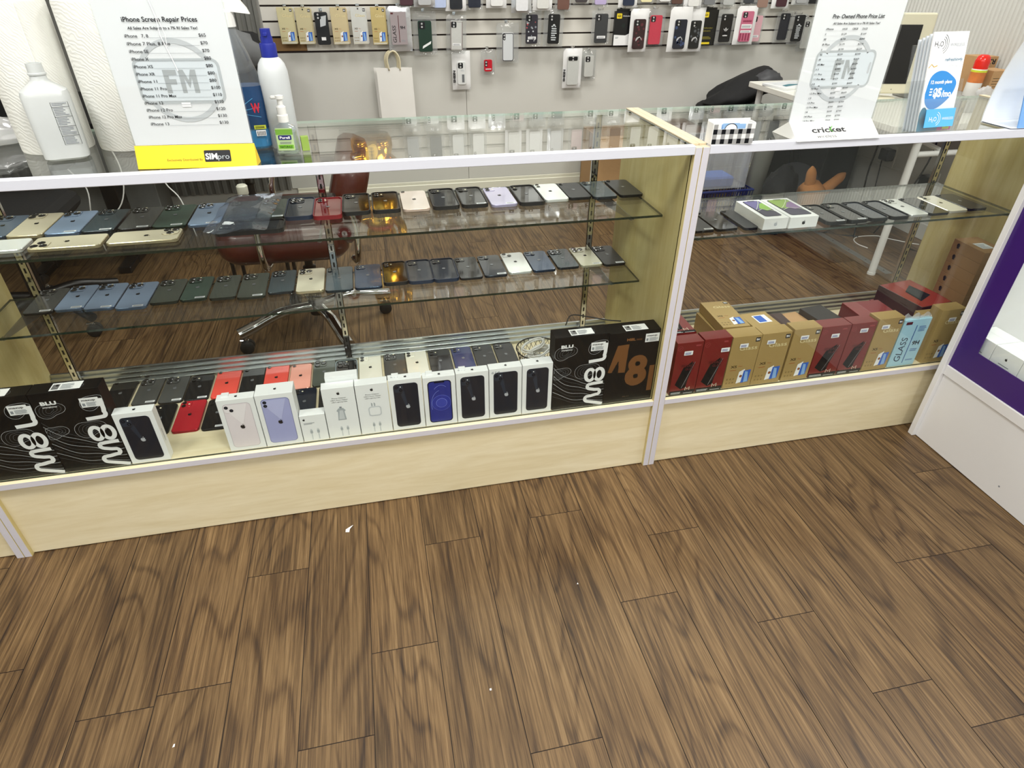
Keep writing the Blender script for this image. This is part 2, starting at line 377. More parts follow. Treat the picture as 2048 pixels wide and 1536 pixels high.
# slat wall boards (upper) and plain lower boards
GZ = [.879+.0755*k for k in range(19)]
bm = B()
for k in range(18):
    z0, z1 = GZ[k]+.0045, GZ[k+1]-.0045
    box(bm, .53 if k else .747, 4.05, 2.822, 2.84, z0, z1, .0012)
box(bm, .53, 4.05, 2.839, 2.8495, .874, GZ[18], 0, 1)
box(bm, .532, .747, 2.828, 2.84, .884, .948, 0, 2)
sw = struct('trim_3', bm, [mat('slat_wall_white', '#dcd9d0', .35, vary=.02, bscale=5), mat('slat_groove_brown', '#2a1713', .6), mat('raw_fibreboard', '#8a6a42', .7, vary=.12, bscale=40)])
bm = B(); box(bm, .52, 1.6595, 2.834, 2.85, .105, .872, .001); box(bm, 1.6615, 4.05, 2.834, 2.85, .105, .872, .001); struct('trim_4', bm, mat('white_backing_board', '#d2d1ca', .38, vary=.03, bscale=3))
for i, (lx, ly, e) in enumerate(LAMPS):
    t = thing('ceiling_light', 'square flat ceiling panel light over the %s, %s from the left' % (('customer floor near the counter' if ly > -2 and ly < 0 else 'customer floor by the street' if ly < 0 else 'staff area behind the counter'), ('first', 'second', 'third')[[a for a in LAMPS if abs(a[1]-ly) < .5].index((lx, ly, e))]), 'ceiling light', (lx, ly, CEIL), group='ceiling panel lights')
    bm = B()
    for a, b, c, d in ((-.31, .31, -.31, -.28), (-.31, .31, .28, .31), (-.31, -.28, -.28, .28), (.28, .31, -.28, .28)): box(bm, a, b, c, d, -.028, 0)
    mk('frame', bm, mat('white_trim'), t); bm = B(); box(bm, -.28, .28, -.28, .28, -.012, -.004); mk('diffuser', bm, mat('lamp_diffuser', '#ffffff', .4, emis=3.), t)
# ---------------------------------------------------------------- showcases
H = .978; D = .445; T = .018
def showcase(x0, x1, label, shelves, stds, brackets=True, both=True):
    c = thing('display_case', label, 'display case', ((x0+x1)/2, 0, 0)); ox = (x0+x1)/2
    a, b = x0-ox+.0004, x1-ox-.0004
    for s, (p, q) in enumerate(((a, a+T), (b-T, b))):
        bm = B(); box(bm, p, q, .0008, D, 0.0, H-.003, .0008)
        for f in bm.faces:
            f.material_index = 1 if f.calc_center_median().y < .001 else (2 if f.calc_center_median().z > H-.0035 else 0)
        tag(mk('side_panel', bm, [BEIGE_V_SHADED, EDGE, TOPEDGE], c), 'pale maple panel with %s-facing inner side' % ('right' if s == 0 else 'left'))
        bm = B(); box(bm, p, q, D*.5-.2, D, H-.003, H+.004, .0006) if False else box(bm, p, q, .022, D, H-.003, H+.0015, .0005)
        mk('top_edging', bm, TOPEDGE, c)
    bm = B(); box(bm, a+T, b-T, .012, .027, 0.004, .238); mk('kick_panel', bm, BEIGE, c)
    bm = B(); box(bm, a+T, b-T, .012, D-.002, .2365, .252); mk('deck', bm, BEIGE, c)
    bm = B(); box(bm, a+T, b-T, .0006, .012, .236, .254, .0008)
    for f in bm.faces: f.material_index = 1 if f.calc_center_median().z > .2535 else 0
    mk('bottom_rail', bm, [EDGE, BEIGE], c)
    bm = B(); box(bm, a+T, b-T, .0, .020, .9585, H+.001, .0012); mk('top_rail', bm, mat('white_rail_laminate', '#d6d8e2', .35), c)
    bm = B(); box(bm, a+T, b-T, .0135, .0175, .2545, .9582); 
    for f in bm.faces: f.material_index = 1 if abs(f.normal.z) > .5 or abs(f.normal.x) > .5 else 0
    mk('front_glass', bm, [film('front_glass_low_iron', (.965, .98, .97), ior=1.3), GEDGE], c)
    bm = B(); box(bm, a+T, b-T, .0203, D-.002, H-.007, H-.001)
    for f in bm.faces: f.material_index = 0 if abs(f.normal.z) > .5 else 1
    mk('top_glass', bm, [GLASS, mat('pale_glass_edge', '#9fb5a6', .15, spec=.8)], c)
    bm = B()   # rear sliding-door track
    for yy, zz in ((.414, .262), (.4215, .274), (.429, .286), (.4365, .298)): box(bm, a+T, b-T, yy, yy+.008, .252, zz, .0008)
    mk('rear_track', bm, ALU, c)
    sts = []
    for sx in stds:
        bm = B(); x = sx-ox; y0 = .412
        box(bm, x-.0095, x+.0095, y0, y0+.0018, .268, H-.008); box(bm, x-.0095, x-.0078, y0, y0+.012, .268, H-.008); box(bm, x+.0078, x+.0095, y0, y0+.012, .268, H-.008)
        z = .30
        while z < .95: box(bm, x-.0024, x+.0024, y0-.0005, y0+.0002, z, z+.014, 0, 1); z += .0254
        s = mk('shelf_standard', bm, [CHROME, BLACK], c); sts.append(s)
    for (z, yf, xa, xb) in shelves:
        bm = B(); box(bm, xa-ox, xb-ox, yf, .408, z-.006, z)
        for f in bm.faces: f.material_index = 0 if abs(f.normal.z) > .5 else 1
        sh = tag(mk('shelf', bm, [GLASS, GEDGE], c))
        for sx in stds:
            bm = B(); x = sx-ox; bm2 = [(.412, z-.05), (.412, z-.0062), (yf+.012, z-.0062), (yf+.012, z-.014)]
            v0 = [bm.verts.new((x-.0015, p, q)) for p, q in bm2]; v1 = [bm.verts.new((x+.0015, p, q)) for p, q in bm2]
            bm.faces.new(v0); bm.faces.new(v1[::-1])
            for k in range(4): bm.faces.new((v0[k], v1[k], v1[(k+1) % 4], v0[(k+1) % 4]))
            box(bm, x-.005, x+.005, yf+.006, yf+.022, z-.0105, z-.0062, .0005)
            mk('shelf_bracket', bm, mat('satin_steel', '#8c8f92', .3, 1.), sh)
    return c
SH1, SH2, SH3, DK = .786, .562, .713, .252
showcase(0, 1.778, 'long glass-topped maple showcase with two glass shelves of phones, in the middle', [(SH1, .095, .03, 1.748), (SH2, .182, .03, 1.748)], [.095, .885, 1.668])
showcase(1.778, 2.985, 'shorter glass-topped maple showcase with one glass shelf, on the right beside the purple cabinet', [(SH3, .098, 1.81, 2.90)], [1.87, 2.885])
showcase(-1.0, 0, 'empty maple showcase whose kick panel corner shows at the far left edge', [(SH1, .095, -.96, -.04)], [-.9, -.1])

# ---------------------------------------------------------------- phones
def lens_ring(bm, x, y, z, r=.0065):
    M = Matrix.Translation((x, y, z)); lathe(bm, [(r, 0), (r, .0012), (r*.86, .0016), (r*.8, .0009), (.0, .0009)], 14, M, 0)
LENS = {'pro': [(-.0092, .0092, .0083), (-.0092, -.0092, .0083), (.0092, 0, .0083)], 'dualD': [(-.007, .007, .0062), (.007, -.007, .0062)],
        'dualV': [(-.0065, .0075, .006), (-.0065, -.0075, .006)], 'xs': [(0, .0095, .0052), (0, -.0075, .0052)], 'single': [(0, 0, .0052)], 'pad': [(0, 0, .004)]}
BUMP = {'pro': (.037, .037, .009, .0014), 'dualD': (.029, .029, .008, .0011), 'dualV': (.028, .029, .008, .0011), 'xs': (.0125, .032, .006, .001), 'single': (.0125, .0125, .006, .0008), 'pad': (.009, .009, .004, .0006)}
_pm = {}
def cached(key, fn):
    if key not in _pm: _pm[key] = fn()
    return _pm[key]
def inst(name, me, parent, loc=(0, 0, 0)):
    o = bpy.data.objects.new(name, me); COL.objects.link(o); o.parent = parent; o.location = loc; return o
def mesh_of(name, bm, mats, smooth=False):
    o = mk(name, bm, mats, None, link=False, smooth=smooth); me = o.data; bpy.data.objects.remove(o); return me
PH = {  # finish: back colour, band colour, roughness, words
 'graphite': ('#4b4c4a', '#2a2a2b', .2, 'graphite grey'), 'slate': ('#3d4a50', '#2a3035', .2, 'slate grey'), 'blue': ('#8192aa', '#5f7189', .3, 'light blue'),
 'palegold': ('#c9c0a8', '#a59a7c', .3, 'pale gold'), 'cream': ('#e0d8c0', '#bfb292', .3, 'cream gold'), 'steel': ('#5c6877', '#434d5a', .3, 'steel blue-grey'),
 'green': ('#3f5248', '#2c3a33', .25, 'dark green'), 'black': ('#0d0f12', '#1b1d20', .05, 'glossy black'), 'navy': ('#14202f', '#101a26', .08, 'navy'),
 'midblue': ('#2f4560', '#22344a', .2, 'muted blue'), 'teal': ('#42525c', '#2f3b43', .2, 'grey-teal'), 'white': ('#eceeea', '#d4d5d2', .12, 'white'),
 'silver': ('#cfcbb6', '#b3ae98', .2, 'silver-cream'), 'red': ('#b3202c', '#8e1822', .08, 'deep red'), 'wine': ('#741219', '#5a0f16', .06, 'wine red'), 'coral': ('#ee5548', '#d84a3f', .12, 'coral red'),
 'pink': ('#f0a795', '#cf8b7b', .25, 'rose pink'), 'rose': ('#e9d9cf', '#d8c0b3', .08, 'pale rose'), 'lavender': ('#c3bcd8', '#a9a2c0', .08, 'lavender'),
 'royal': ('#1d2a63', '#18224e', .08, 'royal blue'), 'offwhite': ('#ece8d8', '#cfcabb', .15, 'off-white'), 'darkgreen': ('#4a5148', '#383d37', .2, 'grey-green'), 'charcoal': ('#26282b', '#1c1e20', .3, 'charcoal')}
def phone(x, y, z, w, l, kind, fin, rz=0., sticker=False, cased=False, logo=True, t=.0078, label='', group=None, name='smartphone'):
    c1, c2, rg, words = PH[fin]
    o = thing(name, label, 'phone', (x, y, z), rz, group)
    k = (round(w, 4), round(l, 4), fin, cased)
    def body():
        bm = B(); slab(bm, w, l, t, .0105 if not cased else .013, .0012, 6); return mesh_of('body', bm, [mat('phone_back_'+fin, c1, rg, spec=.6, coat=.5 if rg < .25 else 0), mat('phone_band_'+fin, c2, .25, .6)], True)
    inst('body', cached(('b',)+k, body), o)
    if cased:
        def case():
            bm = B(); n = 6; outer = rrect(w+.005, l+.005, .014, n); inner = rrect(w-.001, l-.001, .011, n); rings = []
            for pts, zz in ((outer, -.0002), (outer, t+.0022), (inner, t+.0022), (inner, t+.0002)): rings.append([bm.verts.new((a, b, zz)) for a, b in pts])
            m_ = len(rings[0])
            for a, b in zip(rings, rings[1:]):
                for i in range(m_): bm.faces.new((a[i], a[(i+1) % m_], b[(i+1) % m_], b[i]))
            return mesh_of('case_rim', bm, [mat('case_rim_'+cased, {'black': '#17181a', 'red': '#7d0f1b', 'navy': '#1a2940', 'clear': '#8d979a'}[cased], .35)])
        inst('case_rim', cached(('c', cased)+k, case), o)
    bw, bl, br, bt = BUMP[kind]
    def bump():
        bm = B(); slab(bm, bw, bl, bt, br, .0004, 5); return mesh_of('camera_module', bm, [mat('phone_back_'+fin), mat('phone_band_'+fin)])
    ux, uy = -w/2+bw/2+.004, l/2-bl/2-.004
    b = inst('camera_module', cached(('m', kind, fin), bump), o, (ux, uy, t))
    def lens(r):
        bm = B(); lens_ring(bm, 0, 0, 0, r); return mesh_of('camera_lens', bm, [mat('camera_lens_glass', '#0b0b0e', .08, coat=1.)], True)
    for lx, ly, r in LENS[kind]: inst('camera_lens', cached(('l', r), lambda: lens(r)), b, (lx, ly, bt))
    if kind != 'single' and kind != 'pad':
        def flash():
            bm = B(); lathe(bm, [(.0026, 0), (.0026, .0006), (0, .0006)], 10); return mesh_of('flash', bm, [mat('flash_lens', '#e8dfc2', .2)])
        fx, fy = {'pro': (.010, .0125), 'dualD': (.008, .008), 'dualV': (.007, .0), 'xs': (0, .001)}[kind]
        inst('flash', cached(('f',), flash), b, (fx, fy, bt))
    if logo:
        def lg(): 
            p = Print((0, 0, t), (1, 0, 0), (0, 1, 0)); p.logo(0, .003, .0135, mat('emblem_'+fin, '#202224' if sum(lin(c1)[:3]) > .25 else '#8d9094', .2, .5)); q = p.build('emblem'); me = q.data; bpy.data.objects.remove(q); return me
        inst('emblem', cached(('e', fin), lg), o)
    if sticker:
        def stk():
            p = Print((0, 0, t), (1, 0, 0), (0, 1, 0)); p.rect(.004, -l/2+.006, .030, -l/2+.0145, STICK, 1); p.lines(.006, -l/2+.008, .028, -l/2+.0135, 3, INKG, 2, .2); q = p.build('price_sticker'); me = q.data; bpy.data.objects.remove(q); return me
        tag(inst('price_sticker', cached(('s', round(l, 4)), stk), o), 'small white price sticker')
    return o
ORD = ['leftmost', 'second', 'third', 'fourth', 'fifth', 'sixth', 'seventh', 'eighth', 'ninth', 'tenth', 'eleventh', 'twelfth', 'thirteenth', 'fourteenth', 'fifteenth', 'sixteenth', 'seventeenth', 'eighteenth', 'nineteenth', 'twentieth', 'twenty-first', 'twenty-second']
CAMW = {'pro': 'triple-camera', 'dualD': 'diagonal-twin-camera', 'dualV': 'twin-camera', 'xs': 'pill-camera', 'single': 'single-camera', 'pad': 'tablet'}
def phone_row(rows, z, where, group, dz=0.):
    for i, r in enumerate(rows):
        xc, yc, w, l, kind, fin, st = r[:7]; opt = r[7] if len(r) > 7 else {}
        pos = ORD[i]+(' from left' if i else '')
        cs = ' in %s rim' % opt['cased'] if opt.get('cased') else ''
        phone(xc, yc, z+dz, w, l, kind, fin, opt.get('rz', 0), st, opt.get('cased', False), opt.get('logo', True),
              label='%s %s phone%s%s, %s %s' % (PH[fin][3], CAMW[kind], cs, ' with sticker' if st and not cs else '', pos, where), group=group)
C_ = lambda c: dict(cased=c)
y1 = .3095
phone_row([(.145, .309, .0715, .150, 'pro', 'steel', 0), (.218, .3085, .0765, .158, 'pro', 'palegold', 0), (.297, .309, .0765, .158, 'pro', 'blue', 1), (.373, .308, .0715, .156, 'pro', 'slate', 1),
 (.4535, .31, .075, .156, 'pro', 'graphite', 1), (.530, .311, .0765, .160, 'pro', 'green', 1), (.6105, .309, .076, .162, 'pro', 'blue', 1), (.689, .316, .0775, .15, 'dualV', 'graphite', 0),
 (.7635, .319, .068, .146, 'pro', 'darkgreen', 1), (.832, .312, .0655, .15, 'pro', 'navy', 0, C_('navy')), (.9025, .30, .066, .145, 'dualV', 'wine', 0, C_('red')),
 (.9745, .319, .066, .148, 'dualV', 'black', 0, C_('black')), (1.051, .319, .067, .148, 'dualV', 'black', 0, C_('black')), (1.1275, .317, .0715, .155, 'single', 'rose', 0, dict(logo=True)),
 (1.206, .318, .066, .15, 'dualV', 'black', 0, C_('black')), (1.2825, .317, .066, .149, 'dualV', 'black', 1, C_('black')), (1.3595, .3055, .0715, .15, 'dualV', 'lavender', 1),
 (1.436, .306, .066, .15, 'xs', 'black', 0, C_('black')), (1.507, .315, .0685, .143, 'xs', 'white', 0), (1.575, .3155, .0645, .134, 'single', 'charcoal', 0),
 (1.6455, .312, .0685, .144, 'dualV', 'slate', 0), (1.722, .314, .068, .143, 'single', 'charcoal', 0)],
 SH1, 'in top shelf back row', 'phones standing in line along the back of the top glass shelf')
def landscape(x, y, w, l, kind, fin, side, label, **k):
    phone(x, y, SH1, w, l, kind, fin, PI/2 if side == 'L' else -PI/2, label=label, group='phones laid sideways along the front of the top shelf', **k)
landscape(.174, .176, .072, .147, 'pro', 'white', 'L', 'white phone lying sideways at the left end, front row of top shelf')
landscape(.3325, .173, .074, .150, 'pro', 'palegold', 'L', 'pale gold phone lying sideways in front row, its cameras at its left end')
landscape(.4925, .176, .073, .152, 'pro', 'palegold', 'R', 'pale gold phone lying sideways in front row, its cameras at its right end')
landscape(.7235, .193, .071, .152, 'pro', 'black', 'L', 'glossy black phone in a black case lying sideways below the plastic bottle', cased='black', logo=False)
phone_row([(.139, .364, .0715, .1455, 'pro', 'graphite', 1), (.2105, .3705, .0705, .147, 'pro', 'blue', 1), (.285, .3635, .0745, .157, 'pro', 'blue', 1), (.3645, .3535, .0765, .160, 'pro', 'blue', 1),
 (.442, .363, .0715, .147, 'pro', 'darkgreen', 0), (.5145, .366, .0685, .146, 'pro', 'green', 1), (.5895, .360, .0685, .147, 'pro', 'darkgreen', 0), (.6645, .355, .0735, .157, 'pro', 'darkgreen', 1),
 (.741, .365, .0705, .146, 'pro', 'slate', 0), (.819, .3595, .0765, .155, 'pro', 'cream', 0), (.8985, .352, .0755, .160, 'xs', 'teal', 0), (.979, .3535, .0755, .160, 'dualV', 'midblue', 0),
 (1.0565, .362, .0665, .147, 'dualV', 'black', 0, C_('black')), (1.128, .359, .0685, .149, 'dualV', 'navy', 0, C_('navy')), (1.2, .3565, .0685, .148, 'dualV', 'navy', 0, C_('navy')), (1.272, .355, .0685, .151, 'dualV', 'black', 0),
 (1.345, .356, .0685, .15, 'dualD', 'navy', 1), (1.420, .363, .0715, .147, 'dualD', 'white', 0), (1.493, .3615, .0695, .146, 'dualD', 'midblue', 0), (1.569, .365, .0675, .142, 'pro', 'slate', 0),
 (1.6425, .3665, .0695, .142, 'pro', 'silver', 1), (1.714, .362, .0705, .145, 'pro', 'charcoal', 1)],
 SH2, 'on lower glass shelf', 'phones in line on the lower glass shelf')
DKY = .353
phone_row([(.2215, DKY, .0715, .145, 'single', 'black', 0), (.300, .354, .068, .14, 'pro', 'graphite', 1), (.3725, .349, .068, .14, 'pro', 'graphite', 1), (.4435, .343, .068, .132, 'dualV', 'black', 1),
 (.520, .3465, .0725, .146, 'single', 'coral', 0), (.594, .346, .066, .145, 'single', 'black', 0), (.664, .348, .0715, .145, 'single', 'coral', 0), (.7365, .343, .064, .140, 'single', 'pink', 0),
 (.807, .351, .0685, .147, 'pro', 'darkgreen', 0), (.8755, .333, .064, .145, 'pro', 'black', 0, C_('clear')), (.949, .347, .0715, .146, 'dualV', 'offwhite', 0), (1.026, .347, .068, .147, 'pro', 'graphite', 0),
 (1.096, .345, .069, .146, 'dualV', 'offwhite', 0), (1.171, .341, .0715, .145, 'dualV', 'black', 0), (1.245, .342, .066, .145, 'dualV', 'royal', 0), (1.315, .340, .066, .145, 'dualV', 'charcoal', 0), (1.386, .338, .066, .145, 'dualV', 'charcoal', 0)],
 DK, 'in bottom deck back row', 'phones in the back row on the bottom deck')
phone_row([(.365, .200, .0685, .14, 'dualV', 'black', 0), (.4425, .201, .0715, .146, 'dualV', 'red', 0), (.5165, .196, .0655, .145, 'dualV', 'black', 1), (.755, .2, .0655, .145, 'dualV', 'navy', 0), (.828, .199, .0655, .145, 'dualV', 'black', 0)],
 DK, 'in bottom deck front row', 'phones in the front row on the bottom deck')
# right showcase shelf
phone_row([(1.895, .198, .0665, .142, 'single', 'charcoal', 1), (1.966, .198, .0665, .142, 'single', 'black', 0), (2.0355, .195, .044, .15, 'single', 'charcoal', 0, dict(logo=False)),
 (2.30, .186, .062, .142, 'dualV', 'black', 1, C_('black')), (2.370, .187, .062, .142, 'dualV', 'black', 1, C_('black')), (2.4395, .187, .060, .140, 'single', 'navy', 0, C_('black')), (2.510, .186, .060, .138, 'single', 'navy', 0, C_('black')),
 (2.579, .1925, .0665, .142, 'pro', 'white', 0), (2.650, .1925, .0665, .142, 'single', 'black', 0), (2.7215, .199, .0685, .14, 'dualV', 'offwhite', 0), (2.795, .2045, .069, .14, 'single', 'charcoal', 0)],
 SH3, 'on right showcase shelf', 'phones on the shelf of the right showcase')
# ---------------------------------------------------------------- cartons
def cardboard(name, w, d, h, m, loc, rz, label, cat, group=None, bev=.0008, body='carton'):
    t = thing(name, label, cat, loc, rz, group); bm = B(); box(bm, -w/2, w/2, 0, d, 0, h, bev, seg=2); mk(body, bm, m, t); return t
def front(w, h): return Print((-w/2, 0, 0), (1, 0, 0), (0, 0, 1))
def top(w, d, h): return Print((-w/2, 0, h), (1, 0, 0), (0, 1, 0))
PHB = dict(mid=('#161c29', '#222c3d', 'dualD'), pink=('#e9dfe3', '#cfc6cb', 'dualD'), purple=('#a9acd8', '#7d80ad', 'dualV'))
def phone_box(xa, xb, kind, label, h=.16, d=.028, flap=False, y=.0215):
    w = xb-xa-.0012
    t = cardboard('phone_box', w, d, h, CARD, ((xa+xb)/2, y, DK), 0, label, 'phone box', 'boxed phones standing along the front of the bottom deck')
    p = front(w, h); m0, m1 = .0115, .0105; r = .010
    u0, u1, v0, v1 = m0, w-m0, m1, h-.013
    if kind == 'swirl':
        p.rect(u0, v0, u1, v1, mat('print_black', '#0b0d12', .6, spec=.2), 1, r); p.rect(u0+.0025, v0+.0025, u1-.0025, v1-.0025, mat('print_deep_blue', '#26318a', .3), 2, r-.002)
        cx, cy3 = w/2+.003, h*.47
        for k, (rr, c) in enumerate(((.0262, '#5a67c4'), (.0250, '#2b379a'), (.0152, '#7683da'), (.0140, '#3a46ad'))): p.disc(cx, cy3, rr, mat('print_swirl_%d' % k, c, .3), 3+k, 28)
        p.ring(cx, cy3-.004, .046, .0012, mat('print_swirl_2'), 4, 100, 200, 16, ru=.0275); p.ring(cx, cy3+.006, .052, .0012, mat('print_swirl_2'), 4, 60, 128, 16, ru=.0285)
        p.rect(w/2-.014, v1-.0055, w/2+.014, v1-.0022, mat('print_black'), 5, .0015)
    else:
        c0, c1, cam_ = PHB[kind]; base = mat('print_'+kind, c0, .3); dk = mat('print_rim_'+kind, c1, .3)
        p.rect(u0, v0, u1, v1, dk, 1, r); p.rect(u0+.0012, v0+.0012, u1-.0012, v1-.0012, base, 2, r)
        lt = mat('print_sheen_'+kind, {'mid': '#27303f', 'pink': '#f2ebee', 'purple': '#bcbfe6'}[kind], .3)
        if kind != 'mid': p.poly([(u0+.004, v1-.014), (u0+.02, v1-.004), (u1-.008, v1-.003), (w*.55, h*.5)], lt, 3)
        else: p.poly([(u0+.018, v1-.034), (u0+.028, v1-.022), (w*.52, h*.49), (w*.46, h*.47)], lt, 3)
        cxm, cym = u0+.014, v1-.015; p.rect(cxm-.0115, cym-.0115, cxm+.0115, cym+.0115, lt, 4, .005)
        for (a, b) in (((-.0055, .005), (.0055, -.005)) if cam_ == 'dualD' else ((-.0045, .0055), (-.0045, -.0055))):
            p.disc(cxm+a, cym+b, .0048, mat('print_black'), 5); p.disc(cxm+a, cym+b, .0024, mat('print_lens', '#2b3040', .2), 6)
        if cam_ == 'dualD': p.disc(cxm+.005, cym+.006, .0016, mat('print_white', '#f2f2f2', .4), 6)
        p.logo(w/2+.002, h*.47, .015, mat('emblem_print_'+kind, '#b9bcc2' if kind == 'mid' else '#15151a', .4), 5)
    p.build('printed_front', t)
    q = top(w, d, h); q.logo(w/2+.002, d*.45, .0095, INK); 
    if kind == 'mid' and flap: q.text('614', .008, .012, .02, .006, INKG)
    q.build('top_emblem', t)
    s = Print((w/2, 0, 0), (0, 1, 0), (0, 0, 1)); s.lines(.010, .055, .015, .095, 9, INKG, 1, .3); s.build('side_lettering', t)
    bm = B(); box(bm, -w*.38, -w*.38+.018, d*.5, d+.0025, h+.0002, h+.003, .0003); tag(mk('seal_tab', bm, CARD, t)) if flap else bm.free()
    return t
phone_box(.337, .430, 'mid', 'white phone box with dark phone picture, alone right of the two black topographic tablet boxes', flap=False, h=.158)
phone_box(.576, .667, 'pink', 'white phone box picturing a pale pink phone, left of the lilac one', h=.163, flap=True)
phone_box(.668, .762, 'purple', 'white phone box picturing a lilac phone with twin cameras', h=.165, d=.052)
phone_box(1.001, 1.090, 'mid', 'white box with dark phone picture, directly left of the blue-swirl phone box', h=.165, flap=True)
phone_box(1.091, 1.179, 'swirl', 'white phone box picturing a screen with blue circular swirls', h=.161, flap=True)
phone_box(1.180, 1.270, 'mid', 'white box with dark phone picture, directly right of the blue-swirl phone box', h=.163, flap=True)
phone_box(1.271, 1.363, 'mid', 'white box with dark phone picture and 614 handwritten near its top', h=.165)
bpy.data.objects  # (handwriting on the box above)
hw = Print((1.2716, .0215, DK), (1, 0, 0), (0, 0, 1)); hw.text('614', .006, .150, .022, .007, INKG, 3, slant=.15)
o = hw.build('handwriting'); par = [q for q in bpy.data.objects if q.get('label', '').endswith('614 handwritten near its top')][0]; o.parent = par; o.matrix_parent_inverse = Matrix.Translation(-Vector(par.location))
phone_box(1.364, 1.451, 'mid', 'white box with dark phone picture beside the black topographic tablet box on the right', h=.165, d=.034)
GL = mat('pale_print_grey', '#cfd3d6', .5); GM = mat('mid_print_grey', '#aeb4b8', .5)
def cable_pic(p, u, v, s=1.):
    for du in (-.008*s, .008*s):
        p.rect(u+du-.003*s, v, u+du+.003*s, v+.009*s, GM, 1, .001); p.rect(u+du-.0022*s, v+.009*s, u+du+.0022*s, v+.0135*s, GL, 1); p.rect(u+du-.0012*s, v-.019*s, u+du+.0012*s, v, GL, 1)
def acc_box(xa, xb, h, kind, label, d=.03):
    w = xb-xa-.0012; t = cardboard('accessory_box', w, d, h, CARD, ((xa+xb)/2, .0215, DK), 0, label, 'accessory box'); p = front(w, h)
    if kind == 'cable':
        p.logo(.010, h-.014, .008, INK, 1); p.lines(.008, h-.029, .036, h-.023, 2, INKG, 1); cable_pic(p, w*.5, .026, 1.1)
    else:
        p.logo(w/2, h-.018, .0105, INK, 1)
        for i, ww in enumerate((.036, .044, .040)): p.text(('Phone Adapter', 'USB-C Power Adapter', 'USB-C Lightning Cable')[i], w/2-ww/2, h-.034-i*.0062, ww, .0034, INK, 1)
        cable_pic(p, w*.52, .024)
        if kind == 'car':
            p.poly([(w*.5-.011, .058), (w*.5+.011, .058), (w*.5+.0085, .085), (w*.5+.012, .089), (w*.5+.006, .097), (w*.5-.006, .097), (w*.5-.012, .089), (w*.5-.0085, .085)], GM, 1); p.rect(w*.5-.003, .097, w*.5+.003, .102, INKG, 1)
            p.poly([(w*.5-.008, .061), (w*.5+.007, .061), (w*.5+.005, .09), (w*.5-.004, .09)], GL, 2)
        else:
            p.rect(w*.52-.017, .058, w*.52+.017, .090, GL, 1, .008); p.rect(w*.52-.014, .062, w*.52+.014, .087, CARD, 2, .006)
            for du in (-.008, -.001): p.poly([(w*.52+du, .091), (w*.52+du+.0035, .091), (w*.52+du+.0035, .100), (w*.52+du, .103)], GM, 1)
    p.build('printed_front', t); return t
acc_box(.763, .829, .086, 'cable', 'low white cable box picturing two plugs, between lilac phone box and adapter box')
acc_box(.830, .914, .162, 'car', 'tall white box picturing a car charger and cable')
acc_box(.915, 1.000, .162, 'wall', 'tall white box picturing a wall charger and cable')
t = cardboard('accessory_box', .083, .026, .176, CARD, (.883, .054, DK), 0, 'plain white box standing behind the car charger box', 'accessory box')
# big tablet boxes with contour-line art
WHT = mat('print_white'); TOPO = mat('topographic_line', '#cfd2d6', .5); TOPOD = mat('topographic_line_dim', '#6d7074', .5); MATBLK = mat('matt_black_carton', '#08080a', .5, spec=.25, vary=.1)
def contour_lines(p, w, h):
    rnd = random.Random(5)
    for i in range(9):            # flowing lines low on the face
        v0 = .004+.0085*i; pts = []
        for k in range(25):
            u = w*k/24; pts.append((u, max(.001, min(h-.002, v0+.045*math.exp(-u/(w*.42))*(1+i*.12)+.0028*math.sin(u*70+i*.5)))))
        p.stroke(pts, .0009 if i % 2 else .0005, TOPO if i % 2 else TOPOD, 1)
    for cu, cv, r0, n_ in ((.03, .19, .008, 4), (.095, .125, .009, 4), (.125, .2, .010, 3), (.02, .125, .007, 4)):
        for k in range(n_):
            r = r0*(1+k*.75); pts = []
            for a in range(28):
                th = 2*PI*a/28; rr = r*(1+.22*math.sin(2*th+k*.3)+.1*math.sin(3*th+1)); u, v = cu+rr*math.cos(th)*1.05, cv+rr*math.sin(th)*.9; pts.append((min(max(u, .001), w-.001), min(max(v, .001), h-.001)))
            p.stroke(pts, .0006, TOPO if k == n_-1 else TOPOD, 1, True)
def stickers(t, w, d, h, u0, v0=None, top_u=.04):
    p = front(w, h); v0 = v0 or h-.052
    p.rect(u0, v0, u0+.041, v0+.027, STICK, 4); p.text('maxup', u0+.004, v0+.018, .030, .0055, INK, 5, bold=.02); p.lines(u0+.012, v0+.003, u0+.038, v0+.015, 5, INKG, 5, .3); p.rect(u0+.003, v0+.004, u0+.009, v0+.012, INKG, 5); tag(p.build('dealer_sticker', t), 'white dealer sticker')
    q = Print((-w/2, -.0003, h), (1, 0, 0), (0, 1, 0), .0004); q.rect(top_u, .004, top_u+.066, min(.036, d-.006), STICK, 3)
    for k in range(14): q.rect(top_u+.003+k*.0011, .008, top_u+.0036+k*.0011, .030, INK, 4)
    q.lines(top_u+.022, .008, top_u+.05, .03, 6, INKG, 4); q.disc(top_u+.013, .024, .0035, INK, 5); tag(q.build('barcode_label', t), 'white barcode label on the top edge')
